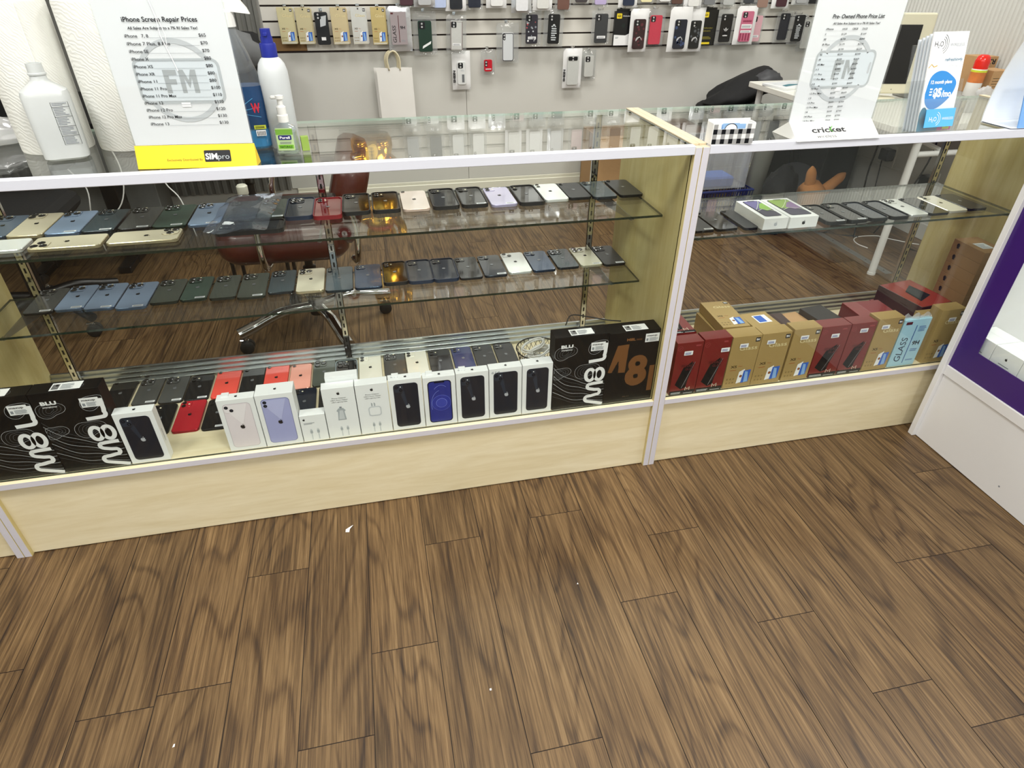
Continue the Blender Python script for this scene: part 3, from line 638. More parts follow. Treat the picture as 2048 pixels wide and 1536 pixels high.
def tablet_box(xa, xb, label, h=.24, d=.05, y=.0215):
    w = xb-xa-.0012; t = cardboard('tablet_box', w, d, h, MATBLK, ((xa+xb)/2, y, DK), 0, label, 'tablet box')
    p = front(w, h); contour_lines(p, w, h)
    # sideways M8L lettering, reading bottom to top, mirrored top edge like the photo
    p.rot = 0
    L = Print((w/2-.004, 0, .004), (0, 0, 1), (-1, 0, 0)); L.O = Vector((w/2-.003, 0, .004)); L.U = Vector((0, 0, 1)); L.V = Vector((-1, 0, 0)); L.N = Vector((0, -1, 0)); s_ = .0102
    Wd = .058
    def st(pts): L.stroke(pts, s_, WHT, 3)
    def arc(cu, cv, r, a0, a1, n=8): return [(cu+r*math.cos(math.radians(a0+(a1-a0)*k/n)), cv+r*math.sin(math.radians(a0+(a1-a0)*k/n))) for k in range(n+1)]
    a = .004
    st([(0, -.002), (a, .012), (a+.010, Wd-.012)]+arc(a+.019, Wd-.015, .0095, 165, 15)[1:-1]+[(a+.028, Wd-.022), (a+.031, .022)]+arc(a+.040, .019, .0095, 195, 345)[1:-1]+[(a+.049, .026), (a+.053, Wd-.018)]+arc(a+.062, Wd-.0185, .0085, 165, 20)[1:-1]+[(a+.0705, Wd-.026), (a+.072, .002)])
    for c_, rr in ((.014, .0125), (.041, .0125)):
        L.ring(.105, c_+.002, rr, s_, WHT, 4, n=24, ru=.019)
    st([(.168, Wd-.004), (.160, Wd-.010), (.158, .022)][::-1] if False else [(.150, Wd-.008), (.152, .020)]+arc(.162, .014, .0095, 190, 300)[1:]+[(.176, .004), (.206, .003)])
    g = L.build('sideways_lettering', t); p.text('BLU', .018, h-.034, .034, .0095, WHT, 3, bold=.045); p.text('smartphones', .019, h-.042, .031, .004, WHT, 3, bold=.02)
    p.build('contour_artwork', t)
    q = Print((-w/2, 0, h), (1, 0, 0), (0, 1, 0))
    for k in range(5): q.stroke([(w*(.55+.03*k)+.014*math.sin(a/3.)+.0, .002+(d-.004)*a/12) for a in range(13)], .0008, TOPOD, 1)
    q.build('top_artwork', t); stickers(t, w, d, h, w-.050, top_u=w*.30)
    return t
tablet_box(.1845, .3362, 'black tablet box with white topographic lines, between its twin and the lone phone box', d=.044)
tablet_box(.0262, .1838, 'black tablet box with white topographic lines at the far left end of the deck', d=.044)
tablet_box(1.4525, 1.607, 'black tablet box with white topographic lines, right of the row of phone boxes')
w = .150; t = cardboard('tablet_box', w, .055, .236, MATBLK, (1.683, .0215, DK), 0, 'plain black tablet box with striped bronze 8 beside the right panel', 'tablet box'); BRZ = mat('bronze_stripe_print', '#8a5a30', .4)
def striped(p, poly_in, u0, u1, v0, v1, m, lay, inside):
    v = v0-(u1-u0)
    while v < v1:       # diagonal hairlines clipped to the figure
        run = []; k = 0; n = int((u1-u0)/.0012)
        for k in range(n+1):
            u = u0+(u1-u0)*k/n; vv = v+(u1-u)*.62
            if inside(u, vv): run.append((u, vv))
            else:
                if len(run) > 1: p.stroke([run[0], run[-1]], .0016, m, lay)
                run = []
        if len(run) > 1: p.stroke([run[0], run[-1]], .0016, m, lay)
        v += .0027
def in8(u, v): 
    for cx_, cv_, ro, ri in ((.094, .1285, .0290, .0072), (.092, .0865, .0335, .0072)):
        q = math.hypot(u-cx_, v-cv_)
        if q < ri: return False
        if q < ro: return True
    return False
POLYM = [(.004, .108), (.027, .195), (.061, .197), (.058, .103), (.036, .104), (.035, .146), (.018, .106)]
def inM(u, v):
    c = False
    for k in range(len(POLYM)):
        (xa, ya), (xb, yb) = POLYM[k-1], POLYM[k]
        if (ya > v) != (yb > v) and u < (xb-xa)*(v-ya)/(yb-ya)+xa: c = not c
    return c
p = front(w, .236); striped(p, None, .056, .128, .05, .165, BRZ, 1, in8); striped(p, None, .003, .063, .10, .21, BRZ, 1, inM); striped(p, None, .127, .147, .04, .135, BRZ, 1, lambda u, v: .131 < u < .148 and .03 < v < .118)
p.text('M8L', .052, .207, .026, .008, BRZ, 1, bold=.03); p.text('2022', .080, .207, .017, .0045, BRZ, 1); p.text('BLU', .060, .016, .018, .004, mat('dim_bronze', '#59432e', .4), 1); p.build('bronze_lettering', t)
stickers(t, w, .055, .236, w-.044, .236-.038, top_u=.048)
bm = B(); tube(bm, curve_pts([(1.50, .085, DK+.2405), (1.52, .10, DK+.262), (1.57, .10, DK+.252), (1.62, .085, DK+.2445), (1.66, .078, DK+.240)]), .0018, 6); tag(mk('cable', bm, BLACKR, smooth='all'), 'thin black cable looped over the tops of the right-hand black tablet boxes', 'cable')
# wire basket with white cables
t = thing('wire_basket', 'small round black mesh basket full of white cables on the bottom deck', 'basket', (1.466, .235, DK))
bm = B(); n = 26; R0, R1, hh = .048, .068, .082
for s in (1, -1):
    for k in range(n):
        a0 = 2*PI*k/n; pts = [((R0+(R1-R0)*q/5)*math.cos(a0+s*q*.13), (R0+(R1-R0)*q/5)*math.sin(a0+s*q*.13), .001+hh*q/5) for q in range(6)]; tube(bm, pts, .0007, 4, cap=False)
mk('mesh_wall', bm, BLACK, t)
bm = B(); tube(bm, [(R1*math.cos(2*PI*k/32), R1*math.sin(2*PI*k/32), hh) for k in range(32)], .002, 6, closed=True); tube(bm, [(R0*math.cos(2*PI*k/32), R0*math.sin(2*PI*k/32), .002) for k in range(32)], .0015, 6, closed=True); mk('rim', bm, BLACK, t)
bm = B(); lathe(bm, [(R0, .0005), (R0, .0015), (0, .0015)], 24); mk('base', bm, BLACK, t)
rnd = random.Random(4)
for i in range(6):
    bm = B(); a = rnd.random()*6; cx_, cy2 = .018*math.cos(a), .018*math.sin(a); r = .030+.010*rnd.random(); z0 = .022+.0145*i; pts = []
    for k in range(60): th = k/20*2*PI; pts.append((cx_+r*math.cos(th)*(1+.1*math.sin(k*.21)), cy2+r*math.sin(th)*.8, z0+.004*math.sin(k*.5+i)+.004*(k/60)+(.012*math.cos(th) if i > 3 else .003*math.cos(th))))
    tube(bm, pts, .0022, 6)
    o = mk('charging_cable', bm, WPL, smooth='all'); o.location = (1.466, .235, DK); tag(o, ('white charging cable coiled in the mesh basket, '+['lowest of the pile', 'second up', 'third up', 'fourth up', 'just under the top coil', 'topmost and tilted'][i]), 'cable', 'white cables coiled in the mesh basket')
    bm = B(); box(bm, -.004, .004, -.0025, .0025, -.011, .011, .001, M=Matrix.Translation(pts[-1]) @ Matrix.Rotation(.9+i, 4, 'X') @ Matrix.Rotation(i*.8, 4, 'Z')); mk('plug', bm, WPL, o)
# boxed phones lying on right shelf
def flat_box(x0, x1, y0, y1, h, label, cols, emb):
    w, d = x1-x0, y1-y0; t = cardboard('phone_box', w, d, h, CARD, ((x0+x1)/2, y0, SH3), 0, label, 'phone box', 'boxed phones lying on the right shelf')
    p = top(w, d, h); u0, u1, v0, v1 = .012, w-.010, .016, d-.010; p.rect(u0, v0, u1, v1, mat('print_black'), 1, .008)
    p.rect(u0+.0015, v0+.0015, u1-.0015, v1-.0015, mat('wallpaper_dark', '#3a3550', .3), 2, .007)
    W_, L_ = u1-u0, v1-v0
    p.poly([(u0+.004, v0+L_*.45), (u0+.0016, v1-.010), (u0+.008, v1-.002), (u1-.009, v1-.002), (u1-.002, v1-.011), (u1-.002, v0+L_*.62), (u0+W_*.5, v0+L_*.42)], mat(cols[0], {'wall_violet': '#6b639c', 'wall_green': '#8fae4f'}[cols[0]], .3), 3)
    p.poly([(u0+W_*.35, v0+L_*.5), (u0+W_*.75, v0+L_*.78), (u1-.002, v0+L_*.82), (u1-.002, v0+L_*.4), (u0+W_*.6, v0+L_*.33)], mat(cols[1], {'wall_lime': '#8fbf4a', 'wall_mauve': '#8a6c9a'}[cols[1]], .3), 4)
    p.stroke([(u0+.003, v0+L_*.42), (u0+W_*.3, v0+L_*.55), (u0+W_*.55, v0+L_*.7), (u0+W_*.8, v0+L_*.86), (u0+W_*.9, v1-.004)], .0016, mat('wall_glow', '#dfe6cf', .3), 5)
    p.stroke([(u0+.003, v0+L_*.34), (u0+W_*.4, v0+L_*.44), (u0+W_*.75, v0+L_*.4), (u1-.002, v0+L_*.26)], .0022, mat('wall_glow'), 5)
    p.rect((u0+u1)/2-.012, v1-.005, (u0+u1)/2+.012, v1-.002, mat('print_black'), 6, .0012); p.build('printed_lid', t)
    f = front(w, h); f.logo(w/2, h*.47, .013, mat('emblem_grey', '#b9bdc4', .4) if not emb else INK); f.build('end_emblem', t)
flat_box(2.0645, 2.1395, .116, .272, .032, 'white phone box lying flat, violet and lime wallpaper on lid, left of its twin', ('wall_violet', 'wall_lime'), False)
flat_box(2.1425, 2.2305, .112, .270, .032, 'white phone box lying flat, green and mauve wallpaper on lid, right of its twin', ('wall_green', 'wall_mauve'), True)
t = cardboard('card_box', .04, .05, .012, MATBLK, (1.835, .112, SH3), 0, 'tiny black box with pale lettering at the front left of the right shelf', 'box'); p = front(.04, .012); p.text('SIM', .008, .003, .024, .005, PAPER); p.build('lettering', t)
# ---------------------------------------------------------------- screen protector cartons in the right showcase
GOLD = mat('gold_carton', '#ad925c', .4, .12, vary=.05, bscale=6); REDC = mat('dark_red_carton', '#761a1c', .3, coat=.3, vary=.05, bscale=6); GOLDL = mat('gold_foil_print', '#e2d3a2', .35, .1); DKG = mat('dark_gold_print', '#4c3b1c', .4)
def gold_face(p, w, h, bright=False):
    p.text('Glass', w*.30, h*.735, w*.62, h*.075, GOLDL, 1, bold=.01); p.rect(w*.80, h*.875, w*.96, h*.955, INK, 1, .001); p.text('9H', w*.82, h*.895, w*.11, h*.04, PAPER, 2, bold=.03)
    p.text('XS', w*.14, h*.40, w*.22, h*.045, DKG, 1, bold=.03); p.text('Max', w*.42, h*.41, w*.14, h*.025, mat('print_orange', '#a5551f', .5), 1); p.rect(w*.14, h*.345, w*.36, h*.355, mat('print_orange'), 1)
    for a in range(2):
        for b in range(3): p.disc(w*(.12+.11*b), h*(.10+.075*a), .0026, DKG, 1, 10); p.disc(w*(.12+.11*b), h*(.10+.075*a), .0017, GOLD, 2, 10)
    p.poly([(w*.46, h*.075), (w*.66, h*.10), (w*.68, h*.36), (w*.49, h*.31)], mat('print_white'), 2); p.poly([(w*.62, h*.08), (w*.88, h*.095), (w*.90, h*.335), (w*.65, h*.325)], mat('print_bright_blue', '#2f63c4', .3), 3)
    p.poly([(w*.72, h*.09), (w*.86, h*.10), (w*.80, h*.30), (w*.70, h*.31)], mat('print_sky', '#8cb6e6', .3), 4); p.disc(w*.575, h*.22, w*.05, INK, 3, 12); p.disc(w*.565, h*.22, w*.035, mat('print_orange'), 4, 10)
def red_face(p, w, h):
    p.poly([(w*.16, h*.20), (w*.38, h*.52), (w*.72, h*.64), (w*.60, h*.13), (w*.42, h*.10)], mat('print_black'), 1); p.poly([(w*.42, h*.13), (w*.72, h*.60), (w*.79, h*.62), (w*.60, h*.20)], mat('print_dark_glass', '#2b2224', .6, spec=.2), 2)
    p.stroke([(w*.44, h*.125), (w*.80, h*.62)], .0008, GM, 3)
    p.text('PRIVACY', w*.30, h*.535, w*.54, h*.05, mat('print_wine', '#571316', .4), 4, bold=.02); p.text('GLASS', w*.46, h*.475, w*.34, h*.042, mat('print_wine'), 4, bold=.02)
    p.rect(0.0006, 0.0006, w-.0006, h*.075, mat('print_black'), 1); p.lines(w*.06, h*.015, w*.5, h*.055, 2, INKL, 2, .2); p.lines(w*.56, h*.012, w*.92, h*.03, 1, INKL, 2, 0)
    M_ = mat('print_cream', '#e6dcc8', .5); p.stroke([(w*.60, h*.075), (w*.60, h*.14), (w*.68, h*.095), (w*.76, h*.14), (w*.76, h*.075)], .0022, M_, 4); p.ring(w*.13, h*.90, .0075, .0005, mat('print_wine_light', '#b5555a', .4), 1); p.stroke([(w*.09, h*.885), (w*.17, h*.915)], .0008, mat('print_wine_light'), 1); p.lines(w*.72, h*.92, w*.93, h*.95, 2, mat('print_wine_light'), 1)
def protector(xa, xb, kind, label, h=.18, d=.045, y=.021, su=.30, sv=.86, z=DK, rz=0., sticker=True):
    w = xb-xa-.0012; t = cardboard('screen_protector_box', w, d, h, GOLD if kind == 'gold' else REDC, ((xa+xb)/2, y, z), rz, label, 'screen protector box', 'screen protector cartons in the right showcase')
    p = front(w, h); (gold_face if kind == 'gold' else red_face)(p, w, h); p.build('printed_front', t)
    if sticker:
        q = front(w, h); q.rect(w*su, h*sv-.011, w*su+.027, h*sv+.003, STICK, 6, .0015); q.lines(w*su+.003, h*sv-.008, w*su+.024, h*sv, 2, mat('blue_ink', '#3b4a9a', .5), 7, .2); q.build('white_sticker', t)
    return t
protector(1.8165, 1.899, 'red', 'dark red privacy glass box, lower one nearest the showcase divider', su=.30, sv=.83)
protector(1.9, 1.988, 'red', 'dark red privacy glass box, second along, its sticker near the right edge', su=.66, sv=.80, h=.183)
protector(1.990, 2.084, 'gold', 'gold glass box immediately right of the two red boxes at the divider', su=.28, sv=.85, d=.05)
protector(2.0845, 2.182, 'gold', 'middle gold glass box of the three together, with a small gold box lying on top', su=.20, sv=.86)
protector(2.188, 2.280, 'gold', 'gold glass box just left of the middle pair of red privacy boxes', su=.28, sv=.86, h=.183)
protector(2.2815, 2.381, 'red', 'dark red privacy glass box, left of the middle pair', su=.38, sv=.84)
protector(2.3825, 2.471, 'red', 'dark red privacy glass box, right of the middle pair', su=.38, sv=.88)
protector(2.474, 2.565, 'gold', 'gold glass box between a red privacy box and the light blue package', su=.18, sv=.87, h=.186)
protector(2.697, 2.785, 'gold', 'gold glass box at the right end, partly behind the purple cabinet', h=.192, su=.38, sv=.84, y=.0215)
# light blue glass package
w, h = .098, .172; t = thing('screen_protector_pack', 'light blue plastic sleeve reading GLASS 9H standing among the cartons', 'screen protector pack', (2.62, .0215, DK))
bm = B(); box(bm, -w/2, w/2, 0, .016, 0, h, .002); mk('card', bm, mat('ice_blue_card', '#a9d3e3', .3), t)
p = front(w, h); BI = mat('dark_blue_ink', '#18304f', .45); p.rect(w*.50, .012, w*.535, h-.022, mat('blue_stripe', '#4a6ea8', .4), 1); p.O = p.O.copy()
L = Print((-w/2+.034, 0, .012), (0, 0, 1), (-1, 0, 0)); L.N = Vector((0, -1, 0)); L.text('GLASS', .006, -.002, .088, .023, BI, 2, slant=.2); L.build('sideways_lettering', t)
p.text('9H', w*.60, .078, .026, .014, INK, 2, bold=.03); p.rect(.008, h-.018, .030, h-.008, mat('print_wine'), 1); p.lines(w*.62, h-.045, w*.9, h-.024, 4, mat('blue_stripe'), 1, .2); p.lines(w*.60, .02, w*.92, .026, 2, mat('blue_stripe'), 1, .2); p.lines(w*.62, .055, w*.9, .066, 2, mat('blue_stripe'), 1, .2); p.build('printed_front', t)
bm = B(); nn = 10
for k in range(nn):
    x0_, x1_ = -w/2+w*k/nn, -w/2+w*(k+1)/nn; za, zb = h+.012+.007*math.sin(k*1.7), h+.012+.007*math.sin((k+1)*1.7)
    f = bm.faces.new([bm.verts.new(c) for c in ((x0_, .004+.004*math.sin(k), h-.002), (x1_, .004+.004*math.sin(k+1), h-.002), (x1_, .010, zb), (x0_, .010, za))])
mk('sleeve_mouth', bm, film('crinkled_clear_film', (.94, .95, .96), haze=.35, bump=.5, bscale=80), t)
# boxes behind the front row
def laid(name, label, x, y, z, w, d, h, m, rz, art=None, cat='screen protector box', g='screen protector cartons in the right showcase'):
    t = cardboard(name, w, d, h, m, (x, y, z), rz, label, cat, g)
    if art:
        p = Print((-w/2, 0, h), (1, 0, 0), (0, 1, 0)); art(p, w, d); p.build('printed_top', t)
    return t
laid('screen_protector_box', 'large red privacy box lying behind the first red box, top catching light', 1.862, .078, .378, .082, .19, .052, REDC, 0, lambda p, w, d: red_face(p, w, d))
laid('screen_protector_box', 'red box lying flat directly under the large red privacy box', 1.862, .078, DK, .082, .19, .124, REDC, 0)
laid('screen_protector_box', 'gold box lying flat behind the leftmost gold box, printed face up', 2.035, .082, .40, .088, .165, .030, GOLD, -.05, lambda p, w, d: gold_face(p, w, d))
laid('screen_protector_box', 'gold box lying flat under the one behind the leftmost gold box', 2.035, .080, DK, .09, .165, .146, GOLD, 0)
laid('screen_protector_box', 'small gold box lying on the rear of the middle gold box', 2.128, .068, .395, .09, .085, .035, GOLD, .04, lambda p, w, d: (p.rect(.03, .02, .075, .066, mat('print_white'), 1), p.rect(.034, .024, .06, .062, mat('print_bright_blue'), 2)))
laid('screen_protector_box', 'gold box lying flat under the small gold one', 2.128, .070, DK, .09, .10, .142, GOLD, 0)
laid('screen_protector_box', 'dark box lying low behind the third gold box', 2.23, .075, DK, .088, .15, .125, mat('dark_brown_carton', '#3a2320', .4), -.06)
laid('card_box', 'plain brown cardboard box behind the middle red boxes', 2.33, .080, DK, .10, .17, .105, mat('kraft_card', '#b58f63', .7, vary=.08), .1, None, 'cardboard box', None)
laid('screen_protector_box', 'black box lying aslant behind the right red box', 2.425, .085, DK, .085, .16, .125, mat('black_carton', '#1b1718', .35), .12)
laid('screen_protector_box', 'dark red box lying flat behind the gold and light blue packages', 2.535, .075, DK, .13, .11, .160, REDC, -.04)
laid('screen_protector_box', 'gold box standing behind the right-end gold box', 2.745, .078, DK, .08, .045, .14, GOLD, 0)
laid('screen_protector_box', 'lower dark red box under the tilted privacy box at the right', 2.795, .135, DK, .135, .19, .085, REDC, .12)
t = laid('screen_protector_box', 'red privacy box lying on top of another at the right, its dark end facing out', 2.80, .133, .337, .140, .18, .062, mat('dark_wine_carton', '#3b1a1e', .35), .12, lambda p, w, d: (p.rect(.002, .002, w-.002, d-.002, mat('coral_print', '#8e2f28', .25), 1), p.poly([(w*.25, d*.2), (w*.75, d*.35), (w*.7, d*.8), (w*.3, d*.6)], mat('print_black'), 2)))
p = front(.140, .062); p.text('PRIVACY', .035, .025, .065, .014, mat('print_wine_light'), 1, bold=.02); p.rect(.112, .008, .130, .03, mat('print_wine_light'), 1); p.build('lettering', t)
BRN = mat('brown_carton', '#8b6a47', .45, vary=.06, bscale=10)
for i in range(5):
    t = laid('small_brown_box', '%s in the stack of five slim brown boxes against the right panel' % ['lowest', 'second from bottom', 'middle box', 'second from top', 'topmost'][i], 2.898, .100, .3995+.0375*i, .085, .125, .037, BRN, -.04, (lambda p, w, d: (p.rect(.02, .03, .06, .075, INKL, 1), p.lines(.024, .035, .056, .07, 5, INKG, 2))) if i == 4 else None, 'box', 'stack of slim brown boxes in the right showcase')
    q = Print((-.0425, .125, 0), (0, -1, 0), (0, 0, 1)); q.disc(.024, .022, .0065, INK, 1, 12); q.rect(.02, .012, .029, .02, INK, 1); q.build('spot_mark', t)
t = thing('wire_rack', 'folded red-handled wire tool lying behind the brown box stack at the back right', 'tool', (2.84, .345, DK))
bm = B()
for k in range(2): box(bm, -.03+.05*k, .05+.03*k, -.01+.02*k, .002+.02*k, .06, .075, .003, M=Matrix.Rotation(.25, 4, 'Z') @ Matrix.Rotation(-.1*k, 4, 'Y'))
box(bm, -.05, -.02, -.012, .02, 0, .06, .004); mk('red_handle', bm, mat('red_plastic', '#a31620', .35), t)
bm = B()
for k in range(7): tube(bm, [(-.02+.016*k, -.06, .003), (-.02+.016*k, -.02, .045), (.0+.016*k, .02, .05)], .002, 5)
mk('wires', bm, CHROME, t)
# ---------------------------------------------------------------- purple cabinet (its front faces the customer's left)
X0 = 2.716
t = thing('display_cabinet', 'white cabinet with a purple band round its glass, standing at the right edge', 'display cabinet', (X0, -.7, 0))
WM = mat('white_melamine', '#e4e3e3', .35, vary=.01, bscale=5); PUR = mat('purple_vinyl', '#39156b', .35)
Y1, Y0 = .674, -.60   # local y of near-counter end and far end
def cb(name, *a, m=WM, b=.001): bm = B(); box(bm, *a, b); return mk(name, bm, m, t)
cb('end_panel', 0, .50, Y1-.019, Y1, 0, .975); cb('end_panel', 0, .50, Y0, Y0+.019, 0, .975)
cb('kick_panel', .014, .03, Y0+.019, Y1-.019, .002, .249); cb('bottom_rail', .008, .03, Y0+.019, Y1-.019, .2505, .284)
cb('deck', .03, .49, Y0+.019, Y1-.019, .262, .284); cb('back_panel', .482, .498, Y0+.019, Y1-.019, .284, .955); cb('top_rail', .0, .03, Y0+.019, Y1-.019, .94, .975)
bm = B(); box(bm, .0152, .0192, Y0+.019, Y1-.019, .284, .94); mk('front_glass', bm, film('front_glass_low_iron'), t)
bm = B(); box(bm, .03, .48, Y0+.019, Y1-.019, .966, .973); mk('top_glass', bm, GLASS, t)
bm = B()
for a in ((Y1-.089, Y1-.0195, .2845, .94), (Y0+.0195, Y0+.089, .2845, .94), (Y0+.089, Y1-.089, .2845, .368), (Y0+.089, Y1-.089, .86, .94)): box(bm, .0130, .0150, *a)
tag(mk('purple_band', bm, PUR, t), 'purple vinyl band stuck round the glass')
p = Print((.0138, .52, .0), (0, -1, 0), (0, 0, 1)); p.N = Vector((-1, 0, 0)); p.disc(.177, .052, .003, INKG, 1, 9); p.build('scuff_mark', t)
for i in range(9):
    w = .0905; yl = -.745-.0925*(i % 6)+.0; 
    if i >= 6: continue
    u = thing('charger_box', 'white charger carton inside the purple cabinet, %s from its left end' % ['first', 'second', 'third', 'fourth', 'fifth', 'sixth'][i], 'charger box', (X0+.034, -.032-.0455-.0925*i-.015, .2845), -PI/2, 'white charger cartons in the purple cabinet')
    h = .1255; bm = B(); box(bm, -w/2, w/2, 0, .09, 0, h, .0012, seg=2); mk('carton', bm, CARD, u)
    p = front(w, h); p.logo(w/2, h-.026, .010, INK, 1)
    for j, ww in enumerate((.034, .046, .040)): p.rect(w/2-ww/2, h-.047-j*.0075, w/2+ww/2, h-.0445-j*.0075, INKG, 1)
    p.rect(w/2-.009, .028, w/2+.009, .052, GL, 1, .003); p.rect(w/2-.006, .05, w/2+.006, .058, GM, 1); p.rect(w/2-.004, .006, w/2+.004, .026, GL, 1); p.build('printed_front', u)
    q = Print((-w/2, 0, h), (1, 0, 0), (0, 1, 0)); q.stroke([(.002, .045), (w-.002, .046)], .0008, GL, 1); q.build('top_seam', u)
# ---------------------------------------------------------------- things on the counter top
ZT = H
def sign(name, label, x0, y0, dx, dy, w, hp, builder):
    rz = math.atan2(dy, dx); t = thing(name, label, 'price sign', (x0, y0, ZT-.0005), rz); builder(t, w, hp); return t
YEL = mat('yellow_card', '#f3cf2c', .35); CLR = film('clear_acrylic', (.97, .98, .98), haze=.03)
def emblem(p, cu, cv, bw, bh, rr):
    p.rect(cu-bw/2, cv-bh/2, cu+bw/2, cv+bh/2, INKL, 1, .014); p.rect(cu-bw/2+.005, cv-bh/2+.005, cu+bw/2-.005, cv+bh/2-.005, INKLL, 2, .010)
    for a0, a1 in ((32, 148), (212, 328)): p.ring(cu, cv, rr, .009, INKL, 2, a0, a1, 20)
    p.rect(cu+bw/2-.013, cv-.010, cu+bw/2-.008, cv+.014, INKL, 3, .002); FM = mat('emblem_grey_ink', '#aab0b2', .5)
    p.rect(cu-.027, cv-.020, cu-.018, cv+.020, FM, 3).rect(cu-.018, cv+.011, cu-.003, cv+.020, FM, 3).rect(cu-.018, cv-.005, cu-.006, cv+.004, FM, 3).poly([(cu+.001, cv-.020), (cu+.009, cv-.020), (cu+.009, cv+.006), (cu+.016, cv-.012), (cu+.023, cv+.006), (cu+.023, cv-.020), (cu+.032, cv-.020), (cu+.032, cv+.020), (cu+.023, cv+.020), (cu+.0165, cv+.002), (cu+.010, cv+.020), (cu+.001, cv+.020)], FM, 3); p.rect(cu-.008, cv-bh/2-.006, cu+.009, cv-bh/2+.002, PAPER, 3)
def b1(t, w, hp):
    bm = B(); pts = [(-.006, .0), (-.002, .0), (.012, .042), (.034, .002), (.034, 0)]
    v0 = [bm.verts.new((-.003, a, b)) for a, b in pts]; v1 = [bm.verts.new((w+.003, a, b)) for a, b in pts]; bm.faces.new(v0); bm.faces.new(v1[::-1])
    for k in range(5): bm.faces.new((v0[k], v1[k], v1[(k+1) % 5], v0[(k+1) % 5]))
    mk('yellow_base', bm, YEL, t)
    n = math.hypot(.014, .042); p = Print((0, -.002, 0), (1, 0, 0), (0, .014/n, .042/n)); p.text('Exclusively Distributed By', .055, .014, .068, .0042, mat('dark_olive_ink', '#5a4a10', .5), 1); p.rect(.127, .011, .178, .033, INK, 1, .002); p.text('SIM', .129, .016, .023, .011, PAPER, 2, bold=.03); p.text('pro', .153, .016, .022, .010, GM, 2); p.build('base_lettering', t)
    bm = B(); box(bm, 0, w, .0125, .0140, .0425, hp); mk('paper', bm, PAPER, t)
    bm = B(); box(bm, -.002, w+.002, .0112, .0120, .041, hp+.004); box(bm, -.002, w+.002, .0145, .0153, .041, hp+.004); mk('acrylic_sleeve', bm, CLR, t)
    p = Print((0, .0125, 0), (1, 0, 0), (0, 0, 1)); Z = lambda z: z-.978; emblem(p, .116, Z(1.135), .156, .078, .068)
    p.text('iPhone Screen Repair Prices', .044, Z(1.2335), .130, .0078, INK, 5, bold=.018); p.text('All Sales Are Subject to a 7% RI Sales Tax!', .050, Z(1.2215), .121, .0042, INK, 5, bold=.02)
    rows = [('iPhone   7, 8', '$65'), ('iPhone 7 Plus, 8 Plus', '$70'), ('iPhone SE', '$70'), ('iPhone X', '$80'), ('iPhone XS', '$80'), ('iPhone XR', '$80'), ('iPhone 11', '$80'), ('iPhone 11 Pro', '$100'), ('iPhone 11 Pro Max', '$110'), ('iPhone 12', '$110'), ('iPhone 12 Pro', '$120'), ('iPhone 12 Pro Max', '$130'), ('iPhone 13', '$130')]
    for i, (a, b) in enumerate(rows):
        v = Z(1.2085)-i*.01258; wa = len(a.replace('   ', ' '))*.00345+.003; p.text(a, .041, v, wa, .0052, INK, 5, bold=.008); p.text(b, .170, v+.001, len(b)*.0042, .0052, INK, 5, bold=.008); p.rect(.042+wa, v-.0008, .168, v-.0004, INKG, 5)
    p.build('printed_list', t)
    g = Print((0, .0108, 0), (1, 0, 0), (0, 0, 1)); g.stroke([(.098, .295), (.104, .262), (.103, .235), (.112, .20), (.118, .175)], .0016, mat('crease_highlight', '#fbfbfb', .2), 1); g.stroke([(.106, .262), (.112, .235), (.110, .215)], .0010, mat('crease_highlight'), 1); g.build('sleeve_crease_glint', t)  # white strokes paint the gleam along the sleeve creases
sign('price_sign', 'upright repair price list in a sleeve on a yellow base at the counter left', .5715, .0405, .224, -.020, .2235, .30, b1)
